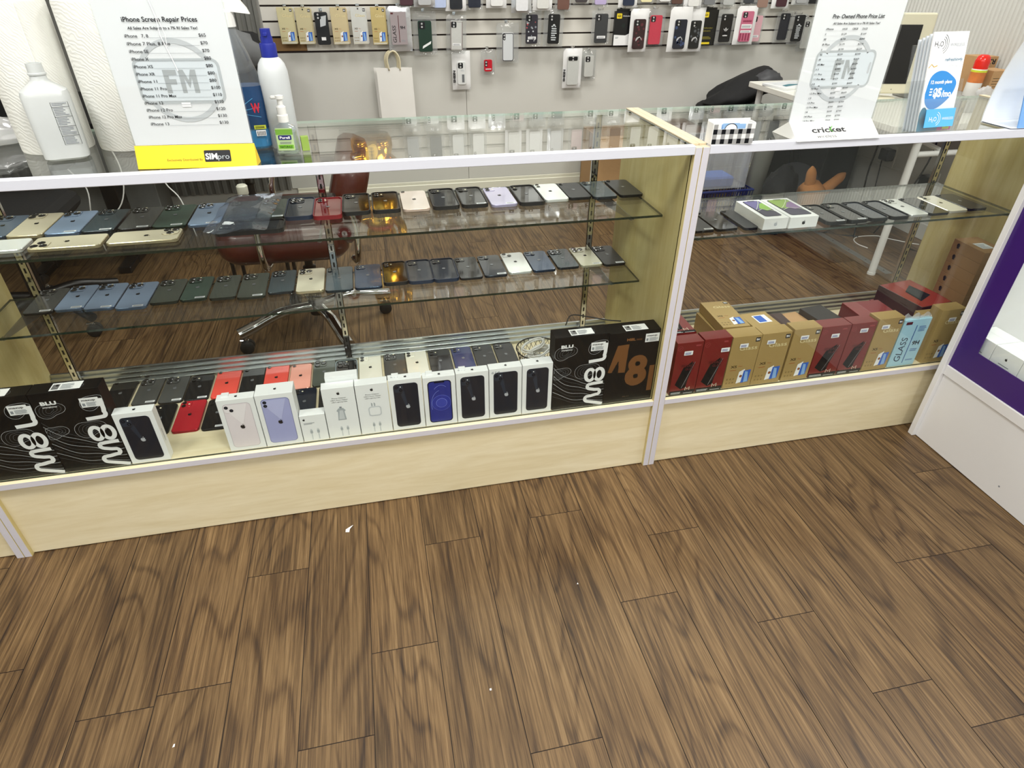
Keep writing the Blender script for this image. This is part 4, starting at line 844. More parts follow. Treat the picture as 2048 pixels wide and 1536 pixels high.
def b2(t, w, hp):
    bm = B(); pts = [(-.025, 0), (.022, .034), (.026, .034), (.082, .0)]
    v0 = [bm.verts.new((.0, a, b)) for a, b in pts]; v1 = [bm.verts.new((w, a, b)) for a, b in pts]; bm.faces.new(v0); bm.faces.new(v1[::-1])
    for k in range(4): bm.faces.new((v0[k], v1[k], v1[(k+1) % 4], v0[(k+1) % 4]))
    mk('white_base', bm, mat('cream_white_card', '#efefeb', .35), t)
    n = math.hypot(.047, .034); p = Print((0, -.025, 0), (1, 0, 0), (0, .047/n, .034/n)); p.text('cricket', .050, .024, .092, .0155, INK, 1, bold=.03); p.text('wireless', .058, .008, .052, .0095, INK, 1); p.stroke([(.097, .028), (.110, .042)], .0022, mat('leaf_green', '#58a639', .4), 2); p.stroke([(.106, .024), (.099, .034)], .0018, mat('leaf_green'), 2); p.build('base_lettering', t)
    bm = B(); box(bm, 0, w, .0235, .0250, .0345, hp); mk('paper', bm, PAPER, t)
    bm = B(); box(bm, -.004, w+.004, .0222, .0230, .0343, hp+.006); box(bm, -.004, w+.004, .0255, .0263, .0343, hp+.006); mk('acrylic_sleeve', bm, CLR, t)
    p = Print((0, .0235, 0), (1, 0, 0), (0, 0, 1)); Z = lambda z: z-.978; emblem(p, .108, Z(1.124), .158, .080, .066)
    p.text('Pre- Owned Phone Price List', .045, Z(1.2275), .132, .0078, INK, 5, bold=.018, slant=.12); p.text('All Sales Are Subject to a 7% RI Sales Tax!', .050, Z(1.2155), .120, .0042, INK, 5, bold=.015, slant=.12)
    R = [('iPhone', '64GB', '256GB'), ('X', '$129', '$169'), ('SE', '$79', '$89'), ('8 Plus', '$179', '$219'), ('X', '$199', '$229'), ('XS', '$229', '$249'), ('XR', '$229', '$269'), ('XS Max', '$299', '$329'), ('11', '$299', '$349'), ('11 Pro', '$349', '$399'), ('11 Pro Max', '$429', '$479'), ('12', '$399', '$449'), ('12 Pro', '$529', '$549'), ('12 Pro Max', '$599', '$649'), ('13', '$529', '$579'), ('13 Pro', '$699', '$749'), ('13 Pro Max', '$799', '$849'), ('14', '$699', '$749'), ('14 Plus', '$749', '$799'), ('14 Pro Max', '$949', '$999')]
    for i, (a, b, c) in enumerate(R):
        v = Z(1.2050)-i*.01020; sh = .0; b_u = .077+.020*i/19; c_u = (.128 if i < 12 else .118)+(0 if i < 12 else .002)
        p.text(a, .036, v, max(.003, len(a)*.0031), .0038, INK, 5, bold=.01, slant=.15); p.text(b, b_u, v, .0125, .0038, INK, 5, bold=.0, slant=.15); p.text(c, c_u, v, .0135,   .0038, INK, 5, bold=.0, slant=.15); p.rect(.036, v-.0012, .142, v-.0009, INKL, 5)
        if i == 0: p.text('128GB', .103, v, .014, .0038, INK, 5, bold=.01, slant=.15)
    p.build('printed_list', t)
sign('price_sign', 'upright pre-owned phone price list in a sleeve on a white wedge base', 2.0165, .0215, 1, 0, .226, .295, b2)
# isopropyl bottle
t = thing('plastic_bottle', 'capless translucent white bottle with a drug-facts label, in front of paper towel roll', 'bottle', (.402, .163, ZT-.0005), .28); t.scale = (1, 1, .915)
def ocath(bm, levels, n_chamfer=.012):
    rings = []
    for w, d, z, c in levels: rings.append([bm.verts.new((x, y, z)) for x, y in rrect(w, d, c, 4)])
    for a, b in zip(rings, rings[1:]):
        for k in range(len(a)): bm.faces.new((a[k], a[(k+1) % len(a)], b[(k+1) % len(a)], b[k]))
    bm.faces.new(rings[0]); bm.faces.new(rings[-1]); return rings
bm = B(); ocath(bm, [(.070, .046, 0, .014), (.082, .058, .005, .018), (.084, .060, .05, .018), (.084, .060, .132, .018), (.080, .056, .143, .018), (.040, .034, .158, .016), (.030, .030, .164, .0149), (.029, .029, .172, .0144), (.033, .033, .174, .0164), (.033, .033, .177, .0164), (.029, .029, .178, .0144), (.028, .028, .196, .0139), (.022, .022, .196, .0109), (.022, .022, .17, .0109)])
mk('bottle_body', bm, mat('milky_plastic', '#dfe3e2', .35, trans=.25, vary=.02), t, smooth=True)
p = Print((.006, -.0302, .034), (1, 0, 0), (0, 0, 1)); p.stroke([(0, 0), (.030, 0), (.030, .088), (0, .088)], .0008, INK, 1, True); random.seed(3)
for k in range(26):
    if k % 6 == 5: p.rect(0, .002+k*.0033, .030, .0028+k*.0033, INK, 1)
    else: p.rect(.002, .0022+k*.0033, .028-.012*random.random(), .0038+k*.0033, INKG, 1)
p.build('facts_label', t)
bm = B(); lathe(bm, [(.024, .004), (.024, .006)], 4) if False else ocath(bm, [(.079, .055, .004, .018), (.0815, .0575, .05, .018), (.0815, .0575, .078, .018)]); mk('liquid', bm, mat('clear_liquid', '#e8eef0', .2, trans=.6), t)
# paper towel rolls
PT = mat('paper_towel', '#eeeeea', .95, bump=.0)
def towel_mat():
    m = mat('embossed_paper_towel', '#e0e0da', .95); nt = m.node_tree; N = nt.nodes.new; Lk = nt.links.new; b = nt.nodes['Principled BSDF']
    tc = N('ShaderNodeTexCoord'); w1 = N('ShaderNodeTexWave'); w1.inputs['Scale'].default_value = 75; w1.inputs['Distortion'].default_value = 9; w1.inputs['Detail'].default_value = 2; w1.inputs['Detail Scale'].default_value = .6
    w1.bands_direction = 'DIAGONAL'; Lk(tc.outputs['Object'], w1.inputs['Vector']); bp = N('ShaderNodeBump'); bp.inputs['Strength'].default_value = .45; bp.inputs['Distance'].default_value = .001; Lk(w1.outputs['Fac'], bp.inputs['Height']); Lk(bp.outputs[0], b.inputs['Normal']); return m
TM = towel_mat()
def roll(x, y, r, label):
    t = thing('paper_towel_roll', label, 'paper towel roll', (x, y, ZT-.0005)); bm = B(); lathe(bm, [(.021, 0.0), (r, 0.0), (r+.001, .004), (r+.001, .276), (r, .28), (.021, .28)], 40); lathe(bm, [(.0205, .0), (.0205, .28)], 20); mk('towel', bm, TM, t, smooth=True)
    bm = B(); lathe(bm, [(.0200, 0), (.0200, .281), (.0185, .281), (.0185, 0)], 20); mk('cardboard_core', bm, mat('kraft_card'), t, smooth=True)
    bm = B(); tube(bm, [((r+.0015)*math.cos(a), (r+.0015)*math.sin(a), z) for a, z in ((-1.0, .003), (-1.0, .278))], .0012, 5); mk('loose_edge', bm, PT, t)
roll(.506, .262, .068, 'thick white paper towel roll standing left of the repair price sign')
roll(.352, .262, .069, 'white paper towel roll at the far left, behind the capless bottle')
# crumpled clear bag
t = thing('plastic_bag', 'crumpled clear plastic bag lying at the far left of the counter', 'plastic bag', (.135, .33, ZT)); bm = B(); bmesh.ops.create_icosphere(bm, subdivisions=4, radius=1)
rnd = random.Random(8); import mathutils.noise as mn
for v in bm.verts:
    n_ = mn.noise(v.co*2.3)*.35+mn.noise(v.co*6)*.2; v.co = Vector((v.co.x*(.145+n_*.05), v.co.y*(.085+n_*.04), max(0, (v.co.z+.55)*(.035+n_*.022))))
mk('bag_film', bm, film('crinkled_bag_film', (.93, .94, .94), haze=.5, bump=.9, bscale=26), t, smooth='all')
# blue glass-cleaner sprayer
t = thing('spray_bottle', 'glass cleaner spray bottle of bright blue liquid behind the repair price sign', 'spray bottle', (.770, .178, ZT-.0005), .1)
bm = B(); ocath(bm, [(.086, .050, 0, .02), (.094, .058, .006, .024), (.094, .058, .10, .024), (.086, .054, .145, .024), (.060, .044, .19, .02), (.036, .034, .225, .0165), (.032, .032, .24, .0159)]); mk('bottle_body', bm, film('clear_bottle_plastic', (.93, .96, .98), haze=.04), t, smooth=True)
bm = B(); ocath(bm, [(.082, .046, .002, .02), (.090, .054, .007, .022), (.090, .054, .085, .022)]); mk('blue_liquid', bm, mat('blue_liquid', '#1a93cf', .1, trans=.25), t)
bm = B(); ocath(bm, [(.0955, .0595, .045, .0245), (.0955, .0595, .100, .0245), (.091, .056, .128, .0242)]); lb = mk('wrap_label', bm, mat('navy_label', '#163a63', .25, vary=.3, bscale=30), t)
p = Print((-.040, -.0302, .03), (1, 0, 0), (0, 0, 1)); p.text('W', .056, .048, .018, .018, mat('label_red', '#c8283a', .4), 2, bold=.04); p.rect(.054, .014, .078, .022, mat('label_yellow', '#c9d23a', .4), 1); p.lines(.056, .016, .076, .021, 2, INK, 2, .1); p.rect(.056, -.0, .076, .012, PAPER, 1)
for k in range(6): p.rect(.058+.003*k, .001, .0595+.003*k, .010, INK, 2)
for a in (.2, .7, 1.2, -.3): p.stroke([(.02, .05), (.02+.055*math.cos(a), .05+.04*math.sin(a))], .0008, mat('label_sky', '#5fb0e0', .4), 1)
p.build('label_print', t)
bm = B(); lathe(bm, [(.019, .236), (.019, .262), (.014, .266), (.014, .28), (0, .28)], 16); vs = [(-.03, .268), (.018, .262), (.05, .258), (.046, .268), (.03, .29), (.0, .302), (-.03, .30)]
a = [bm.verts.new((x, -.012, z)) for x, z in vs]; b = [bm.verts.new((x, .012, z)) for x, z in vs]; bm.faces.new(a); bm.faces.new(b[::-1])
for k in range(7): bm.faces.new((a[k], b[k], b[(k+1) % 7], a[(k+1) % 7]))
mk('trigger_head', bm, WPL, t)
# tall white bottle with blue pump cap
t = thing('squeeze_bottle', 'tall matte white bottle with a dark blue spray cap behind the hand sanitizer', 'bottle', (.843, .178, ZT-.0005))
bm = B(); lathe(bm, [(0, 0), (.029, 0), (.031, .003), (.031, .138), (.0305, .153), (.027, .167), (.021, .176), (.016, .180), (.015, .186)], 28); mk('bottle_body', bm, mat('milky_hdpe', '#d6dadb', .4, trans=.15), t, smooth=True)
BC = mat('royal_blue_plastic', '#182588', .35)
bm = B(); lathe(bm, [(.0165, .180), (.0165, .203), (.0155, .206), (.0125, .206), (.0118, .218), (.0105, .218), (.0100, .232), (.0, .232)], 20); box(bm, -.004, .004, -.016, -.008, .219, .226, .001); mk('spray_cap', bm, BC, t, smooth=True)
# hand sanitizer
t = thing('hand_sanitizer', 'small clear hand sanitizer pump bottle with green label at the counter front', 'hand sanitizer', (.8535, .112, ZT-.0005), -.1)
bm = B(); ocath(bm, [(.044, .026, 0, .009), (.048, .030, .003, .010), (.048, .030, .048, .010), (.042, .026, .056, .010), (.018, .018, .062, .0089), (.017, .017, .066, .0084)]); mk('bottle_body', bm, film('clear_bottle_plastic'), t, smooth=True)
bm = B(); ocath(bm, [(.042, .024, .002, .009), (.045, .027, .004, .010), (.045, .027, .046, .010)]); mk('gel', bm, mat('pale_green_gel', '#e3eddc', .1, trans=.8), t)
p = Print((-.0175, -.0153, .010), (1, 0, 0), (0, 0, 1)); p.rect(0, 0, .035, .045, mat('pale_leaf_green', '#bcd69a', .35), 1, .002); p.rect(0, .032, .035, .043, mat('mid_leaf_green', '#79ad3c', .35), 2); p.rect(.004, .0215, .031, .031, mat('navy_print', '#1d1f6e', .35), 3, .002); p.text('Purell', .007, .024, .021, .0048, PAPER, 4, bold=.03); p.lines(.006, .014, .03, .019, 2, INKG, 3, .2); p.rect(.002, .004, .033, .0115, mat('bright_green', '#7cc02c', .35), 3); p.text('NATURALS', .005, .0055, .025, .004, INK, 4, bold=.02); p.build('front_label', t)
bm = B(); lathe(bm, [(.0115, .065), (.0115, .078), (.0095, .080), (.0095, .094), (.0075, .096), (.0055, .098), (.0055, .108), (.0085, .110), (.0085, .116), (0, .118)], 18); box(bm, -.018, 0, -.0045, .0045, .1095, .116, .002); mk('pump', bm, WPL, t, smooth=True)
t = cardboard('small_green_box', .016, .012, .030, mat('lime_card', '#93b04c', .4), (.889, .125, ZT), .2, 'small lime green box standing just right of the hand sanitizer', 'box')
t = thing('drinking_cup', 'clear plastic cup half hidden between the cleaner and the tall white bottle', 'cup', (.822, .245, ZT-.0005)); bm = B(); lathe(bm, [(.024, .001), (.032, .10), (.034, .102), (.0325, .100), (.0245, .002)], 24); mk('cup_wall', bm, film('frosted_cup', (.93, .94, .94), haze=.2), t, smooth=True)
# plaid card holder
t = thing('card_holder', 'small white open-topped box with black and white plaid front, by the showcase divider', 'card holder', (1.797, .002, ZT+.0012), -.05)
w, d, h, k_ = .102, .032, .050, .0022; bm = B(); box(bm, -.002, w, 0, d, 0, k_); box(bm, -.002, w, d-k_, d, k_, h); box(bm, -.002, k_-.002, k_, d-k_, k_, h*.93); box(bm, w-k_, w, k_, d-k_, k_, h*.93)
box(bm, -.002, w, 0, k_, k_, h*.66); box(bm, -.002, .018, 0, k_, h*.66, h*.9); box(bm, w-.018, w, 0, k_, h*.66, h*.9); mk('box_shell', bm, mat('white_card_shell', '#efefec', .4), t)
p = Print((0, 0, 0), (1, 0, 0), (0, 0, 1)); c_ = .0102
for i in range(10):
    for j in range(5):
        if j > 2 and 1 < i < 8: continue
        if j > 3: continue
        m_ = [[mat('print_black'), mat('plaid_grey', '#9a9a9a', .5)], [mat('plaid_grey'), None]][j % 2][i % 2]
        if j % 2 == 0 and i % 2 == 1: m_ = mat('plaid_grey')
        if j % 2 == 1 and i % 2 == 0: m_ = mat('plaid_grey')
        if j % 2 == 1 and i % 2 == 1: m_ = None
        if m_: p.rect(i*c_, .001+j*c_*1.05, (i+1)*c_, .001+(j+1)*c_*1.05, m_, 1)
p.build('plaid_front', t)
bm = B(); box(bm, .026, .066, .008, .0095, .003, .044); box(bm, .018, .085, .014, .0155, .003, .041); c = mk('business_card', bm, mat('pale_blue_card', '#8fb4dc', .45)); c.location = (1.797, .002, ZT+.0012); c.rotation_euler = (0, 0, -.05); tag(c, 'pale blue card with a black arch standing in the plaid holder', 'card')
p = Print((.046, .0078, .031), (1, 0, 0), (0, 0, 1)); p.disc(0, 0, .0125, PAPER, 1, 20, ru=.015); p.ring(0, 0, .0125, .0016, INK, 2, 0, 180, 14, ru=.015); p.build('printed_arch', c)
# brochure holder
t = thing('brochure_holder', 'clear acrylic holder for the blue and white leaflets on the right counter', 'brochure holder', (2.362, .016, ZT), math.atan2(.010, .118))
CA = film('clear_acrylic'); rot = Matrix.Rotation(-.22, 4, 'X')
bm = B(); w = .116
for a in ((-.003, w+.003, -.002, .001, .0, .078), (-.003, 0, .001, .052, 0, .12), (w, w+.003, .001, .052, 0, .12), (-.003, w+.003, .052, .055, 0, .20), (-.003, w+.003, -.002, .055, .0, .003)): box(bm, *a, M=Matrix.Rotation(-.2, 4, 'X') if a[5] > .01 else None)
mk('acrylic_pocket', bm, CA, t)
LEAF = mat('leaflet_white', '#f3f5f7', .35); BLU_ = mat('leaflet_blue', '#2f86cf', .35); BL2 = mat('leaflet_light_blue', '#58b0e6', .35); TEA = mat('leaflet_teal', '#1b6f8a', .35)
for k in range(5):
    o = bpy.data.objects.new('leaflet', None) if False else None
    bm = B(); yk = .006+.0095*k; box(bm, .004, w-.004, yk, yk+.0035, .004, .223-.003*k); o = mk('leaflet', bm, LEAF if k == 0 else mat('leaflet_back', '#dfe5ea', .4))
    o.location = (2.362, .016, ZT); o.rotation_euler = (-.2, 0, math.atan2(.010, .118)); tag(o, ['front leaflet offering 12 month plans for $5/mo. in the acrylic holder', 'second leaflet, right behind the front one in the holder', 'third leaflet from the front of the acrylic holder', 'fourth leaflet from the front of the acrylic holder', 'rearmost leaflet in the acrylic holder'][k], 'leaflet', 'leaflets in the acrylic holder')
    if k == 0:
        p = Print((.004, yk, .004), (1, 0, 0), (0, 0, 1)); W2 = w-.008
        p.text('H', .008, .188, .009, .011, INK, 1); p.text('2', .018, .185, .005, .007, INK, 1); p.text('O', .024, .188, .010, .011, INK, 1)
        for rr in (.012, .017, .022): p.ring(.028, .193, rr, .0012, INK, 1, -65, 65, 12)
        p.text('WIRELESS', .056, .188, .044, .0065, INKG, 1); p.text('refreshingly', .048, .156, .055, .007, mat('slate_ink', '#5d7f96', .5), 1, bold=.02, slant=.2); p.text('different', .062, .143, .038, .006, INKL, 1, slant=.2)
        p.stroke([(.002, .142), (.010, .150), (.018, .144), (.028, .147)], .0022, mat('mustard_ink', '#c9a53a', .5), 1)
        pts = [(.006, .085), (.010, .066), (.024, .052), (.044, .050), (.066, .060), (.088, .078), (.098, .098), (.096, .112), (.080, .124), (.058, .134), (.034, .134), (.014, .120)]; cc = curve_pts([(a, b, 0) for a, b in pts+[pts[0]]], 4); p.poly([(v.x, v.y) for v in cc[:-1]], BLU_, 1)
        p.text('12 month plans', .018, .107, .066, .0075, LEAF, 2, bold=.03); p.text('$5', .031, .078, .026, .018, LEAF, 2, bold=.06); p.text('/mo.', .058, .077, .034, .014, LEAF, 2, bold=.04); p.lines(.019, .081, .027, .100, 3, LEAF, 2, 0)
        p.rect(0, 0, W2, .030, TEA, 1); p.disc(.012, .035, .02, TEA, 1, 16, ru=.012); p.rect(W2*.6, .0, W2, .009, mat('magenta_print', '#b0357a', .4), 2); p.rect(W2*.75, .002, W2*.95, .009, mat('label_yellow'), 3); p.stroke([(.035, .044), (.048, .049), (.062, .044)], .002, mat('violet_ink', '#7a6a9a', .5), 2)
        p.build('leaflet_print', o)
bm = B(); box(bm, .016, .108, -.0035, -.0022, .012, .054, M=Matrix.Rotation(-.2, 4, 'X')); o = mk('blue_card', bm, BL2, t); tag(o, 'light blue name card on the pocket front')
p = Print((.016, 0, 0), (1, 0, 0), (0, .1987, .980)); p.O = Vector((.016, -.0035, 0)) @ Matrix.Identity(3); Mr = Matrix.Rotation(-.2, 4, 'X'); p.O = Mr @ Vector((.016, -.0036, .012)); p.U = Vector((1, 0, 0)); p.V = (Mr @ Vector((0, 0, 1))); p.N = p.U.cross(p.V)
p.text('H', .012, .014, .008, .010, LEAF, 1); p.text('2', .021, .012, .004, .006, LEAF, 1); p.text('O', .026, .014, .009, .010, LEAF, 1)
for rr in (.011, .016): p.ring(.031, .019, rr, .0011, LEAF, 1, -70, 70, 12)
p.text('WIRELESS', .052, .016, .036, .006, LEAF, 1); p.build('card_lettering', t)
# white curved card stand at the far right
t = thing('card_stand', 'large white curved card stand with a blue leaflet, cut off by the right edge', 'display stand', (2.632, .0, ZT+.0006))
bm = B(); prof = [(.0, .0), (.087, .0), (.094, .004), (.097, .03), (.095, .07), (.087, .12), (.074, .17), (.058, .215)]; pr = curve_pts([(0, a, b) for a, b in prof], 4)
for k in range(len(pr)-1):
    for dx0, dx1, off in ((0, .26, 0), (0, .26, .003)):
        f = bm.faces.new([bm.verts.new(c) for c in ((dx0, pr[k].y+off, pr[k].z+(off if k < 8 else 0)), (dx1, pr[k].y+off, pr[k].z+(off if k < 8 else 0)), (dx1, pr[k+1].y+off, pr[k+1].z+(off if k+1 < 8 else 0)), (dx0, pr[k+1].y+off, pr[k+1].z+(off if k+1 < 8 else 0)))])
    f = bm.faces.new([bm.verts.new(c) for c in ((0, pr[k].y, pr[k].z), (0, pr[k+1].y, pr[k+1].z), (0, pr[k+1].y+.003, pr[k+1].z), (0, pr[k].y+.003, pr[k].z))])
mk('curved_sheet', bm, mat('white_gloss_card', '#e9edf0', .15), t)
bm = B(); box(bm, .022, .20, .004, .007, .004, .12, M=Matrix.Rotation(-.25, 4, 'X')); mk('blue_leaflet', bm, mat('pale_blue_leaflet', '#6f9fd8', .3), t)
# ---------------------------------------------------------------- packages on the slat wall
CLB = film('clear_polybag', (.93, .94, .94), haze=.13, bump=.6, bscale=38); SLV = mat('silver_foil_pouch', '#d5d7da', .22, .55, bump=.7, bscale=40); WPO = mat('pearl_white_pouch', '#e9e9e8', .3, bump=.5, bscale=30)
def pillow(bm, w, h, th, seed, nx=8, ny=12, z0=0, M=None):
    rnd = random.Random(seed); g = {}
    for s in (0, 1):
        for i in range(nx+1):
            for j in range(ny+1):
                a, b = i/nx, j/ny; edge = min(a, 1-a)*2; eb = min(b, 1-b)*2; bul = (1-(1-min(1, edge*1.6))**2)*(1-(1-min(1, eb*2.6))**2)*th/2
                wob = (mn.noise(Vector((a*3+seed, b*4, s*7)))*.0035) if 0 < i < nx and 0 < j < ny else mn.noise(Vector((a*2+seed, b*2, 0)))*.002
                g[s, i, j] = bm.verts.new((-w/2+w*a, (-bul if s == 0 else bul)+wob, z0+h*b))
        for i in range(nx):
            for j in range(ny): bm.faces.new((g[s, i, j], g[s, i+1, j], g[s, i+1, j+1], g[s, i, j+1]))
def hook(x, z, L_, label):
    t = thing('display_hook', label, 'hook', (x, 2.822, z), group='wire hooks on the slat wall')
    bm = B(); box(bm, -.009, .009, -.0025, 0, -.008, .008, .0005); mk('back_plate', bm, CHROME, t)
    bm = B(); tube(bm, curve_pts([(0, 0, 0), (0, -L_*.5, -.003), (0, -L_, -.002), (0, -L_-.008, .008)], 4), .0016, 6); mk('wire', bm, CHROME, t, smooth='all')
def case_shape(bm, w, h, th, kind, mi=0, mcam=1):
    """phone case standing upright, back towards the viewer (-y)"""
    M = Matrix.Rotation(PI/2, 4, 'X'); slab(bm, w, h, th, .010, .0012, 5, 0, h/2, 0, mi, mi, M)
    cw, ch = {'sq': (.030, .030), 'pill': (.015, .034), 'big': (.036, .036), 'wide': (w*.8, .022)}[kind]
    slab(bm, cw, ch, .0015, .006, .0003, 4, -w/2+cw/2+.005, h-ch/2-.005, th, mcam, mcam, M)
    for a, b in ((0, .008), (0, -.008)):
        vs = lathe(bm, [(.0052, 0), (.0052, .0012), (0, .0012)], 10, Matrix.Rotation(PI/2, 4, 'X') @ Matrix.Translation((-w/2+cw/2+.005, h-ch/2-.005+b, th+.0014)), 2)
def art_none(p, w, h): pass
def art_label(m=None):
    return lambda p, w, h: (p.rect(-w*.32, h*.16, w*.36, h*.25, STICK, 1), p.lines(-w*.27, h*.18, w*.3, h*.235, 2, INKG, 2, .1))
def art_tilt(p, w, h): p.poly([(-w*.25, h*.1), (w*.38, h*.26), (w*.42, h*.35), (-w*.21, h*.19)], STICK, 1)
def art_shark(c):
    def f(p, w, h):
        for k in range(9): a, b = (random.random()-.5)*w*.8, h*(.12+.7*random.random()); p.disc(a, b, .006+.004*random.random(), mat(c+'_patch', {'blue': '#3a4a70', 'grey': '#55585c', 'wine': '#5e2830'}[c], .4), 1, 7)
        p.ring(0, h*.3, .016, .0030, WHT, 2, 25, 200, 12, ru=.018); p.stroke([(-.018, h*.28), (-.006, h*.36), (.004, h*.42), (.014, h*.35), (.018, h*.30)], .0028, WHT, 2)
        p.disc(.004, h*.20, .006, mat('charm_black'  , '#101012', .3), 2, 10)
    return f
def art_floral(p, w, h):
    for k in range(16): p.disc((random.random()-.5)*w*.85, h*(.06+.7*random.random()), .003+.003*random.random(), random.choice([INKL, INKG, mat('print_wine_light'), WHT]), 1, 7)
    art_label()(p, w, h)
def art_skel(p, w, h):
    for k in range(7): p.rect(-w*.24+random.random()*.004, h*(.12+.075*k), w*.26-random.random()*.010, h*(.16+.075*k), INKL, 1)
    p.disc(0, h*.62, .008, INKL, 1, 9)
def art_trefoil(p, w, h):
    for a in (-.75, 0, .75): p.poly([(-.0+math.sin(a)*.003, h*.38), (math.sin(a-.22)*.016, h*.38+math.cos(a)*.016), (math.sin(a)*.024, h*.38+math.cos(a)*.024), (math.sin(a+.22)*.016, h*.38+math.cos(a)*.016)], WHT, 1)
    for k in range(3): p.rect(-.016, h*.33-.004*k, .016, h*.335-.004*k+.0012, mat('print_black'), 2)
    p.text('adidas', -.016, h*.22, .032, .007, WHT, 1, bold=.04)
def art_plaid(p, w, h):
    p.rect(-w*.45, h*.44, w*.45, h*.58, STICK, 1); p.rect(-w*.45, h*.30, w*.45, h*.38, STICK, 1); p.lines(-w*.4, h*.32, w*.4, h*.36, 2, INKG, 2, .1); p.lines(-w*.4, h*.47, w*.4, h*.55, 3, INKG, 2, .1)
    for k in range(4): p.rect(-w*.45+w*.24*k, h*.04, -w*.33+w*.24*k, h*.28, mat('dark_pink_print', '#8f3550', .4), 1)
    for k in range(5): p.disc(-w*.3+w*.15*k, h*.68, .006, mat('dark_pink_print'), 1, 8)
def pack(kind, x, zt, w, h, label, cm=None, cw=.072, ch=.15, cam_='sq', art=art_none, y=2.775, col='#26282a', hk=True, cy0=.018, rz=0., seed=None, cat='phone case pack', grp='packages hanging on the slat wall'):
    seed = seed or int(x*1000); random.seed(seed)
    names = dict(clear='phone_case_pack', pouch='phone_case_pouch', silver='phone_case_pouch', gold='glass_protector_pack', glass9='glass_protector_pack', card='phone_case_box', bare='phone_case')
    t = thing(names[kind], label, cat, (x, y, zt-h), 0, grp, rot=(0, rz, 0))
    if kind == 'gold':
        bm = B()
        for k in range(3): box(bm, -w/2+.002*k, w/2-.002+.003*k, .004*k, .004*k+.0025, .001*k, h-.004*k, .0006)
        mk('foil_card', bm, mat('hanging_'+col[1:], col, .26, .6, bump=.25, bscale=14), t); p = Print((-w/2, 0, 0), (1, 0, 0), (0, 0, 1)); gold_face(p, w, h); p.disc(w/2, h-.010, .004, INK, 2, 10); p.rect(.003, .002, w-.003, .010, mat('foil_white', '#e9e4d2', .2, .4), 1); p.build('printed_front', t)
    elif kind == 'glass9':
        bm = B(); pillow(bm, w, h, .018, seed); mk('foil_pouch', bm, SLV, t, smooth='all'); p = Print((-w/2+.018, -.0125, .035), (1, 0, 0), (0, 0, 1)); W2, H2 = w-.045, h-.062
        p.rect(0, 0, W2, H2, mat('mauve_grey_card', '#a59a9c', .25), 1); p.rect(W2*.48, .012, W2*.52, H2-.018, mat('print_wine'), 2); p.rect(.004, H2-.012, .018, H2-.004, mat('print_wine'), 2); p.text('9H', W2*.58, H2*.48, .028, .015, INK, 2, bold=.03); p.lines(W2*.6, H2*.1, W2*.9, H2*.16, 2, INKG, 2); p.build('printed_card', t)
        L = Print((-w/2+.045, -.0130, .045), (0, 0, 1), (-1, 0, 0)); L.N = Vector((0, -1, 0)); L.text('GLASS', 0, 0, .085, .020, INK, 2, slant=.15); L.build('sideways_lettering', t)
    elif kind == 'card':
        bm = B(); box(bm, -w/2, w/2, 0, .022, 0, h-.012, .001); box(bm, -w/2+.01, w/2-.01, .009, .011, h-.012, h, .0005); mk('carton', bm, mat('hanging_'+col[1:], col, .3), t)
        p = Print((-w/2, 0, 0), (1, 0, 0), (0, 0, 1)); YL = mat('signal_yellow', '#e9cf2a', .35)
        p.rect(w*.1, h*.74, w*.42, h*.88, YL, 1, .004); p.ring(w*.26, h*.81, .006, .0012, INK, 2, 0, 360, 12, ru=.010); p.lines(w*.16, h*.79, w*.36, h*.83, 2, INK, 2, 0)
        if art == 'otter_white': p.poly([(0.001, 0.001), (w-.001, .001), (w-.001, h*.34), (w*.72, h*.28), (0.001, h*.30)], WHT, 1); p.text('Defender', w*.5, h*.79, w*.44, .008, WHT, 1); p.lines(w*.1, h*.2, w*.3, h*.25, 2, INKG, 2); p.disc(w*.55, h*.55, .012, mat('deep_charcoal_green', '#17221f', .3), 1)
        else: p.rect(w*.12, .004, w*.7, h*.075, YL, 1); p.text('Defender', w*.15, h*.44, w*.62, .009, mat('olive_yellow_ink', '#8f862e', .4), 1); p.text('SERIES', w*.15, h*.36, w*.5, .008, mat('olive_yellow_ink'), 1); p.lines(w*.2, h*.16, w*.8, h*.24, 3, mat('olive_yellow_ink'), 1)
        p.build('printed_front', t)
    else:
        if kind in ('clear', 'pouch', 'silver'):
            bm = B(); pillow(bm, w, h, .020, seed); mk('polybag' if kind == 'clear' else 'foil_pouch', bm, {'clear': CLB, 'pouch': WPO, 'silver': SLV}[kind], t, smooth='all')
        if cm:
            bm = B(); case_shape(bm, cw, ch, .008, cam_); yo = -.004 if kind == 'clear' else (-.0105 if kind != 'bare' else 0)
            for v in bm.verts: v.co.y += yo; v.co.z += cy0
            mk('phone_case', bm, [mat('case_'+cm[1:], cm, .3, coat=.3, vary=.06), mat('case_camera_dark', '#1a1b1d', .25), mat('case_lens', '#c9c9c9', .2, .3)], t)
            if art is not art_none:
                p = Print((0, yo-.0084, cy0), (1, 0, 0), (0, 0, 1)); art(p, cw, ch); p.build('case_print', t)
    if hk: hook(x, zt+.004, 2.822-y+.012, 'wire hook holding the '+' '.join(label.split()[:9]))
    return t
RA = 1.10
pack('gold', .661, 1.102, .084, .178, 'gold glass card at the far left of the lowest slat row', col='#efe3b4')
pack('gold', .757, 1.100, .084, .178, 'gold glass card with fanned edges, second in the lowest slat row', col='#e9dbb0')
pack('bare', .850, 1.082, .076, .172, 'black sealed phone case hanging between the gold glass cards', cm='#15161a', cw=.072, ch=.160, cam_='sq', cy0=.008, art=lambda p, w, h: (p.poly([(-.01, h*.55), (.02, h*.6), (.028, h*.9), (-.006, h*.86)], INKL, 1), p.rect(-.012, h*.14, .012, h*.24, STICK, 1)))
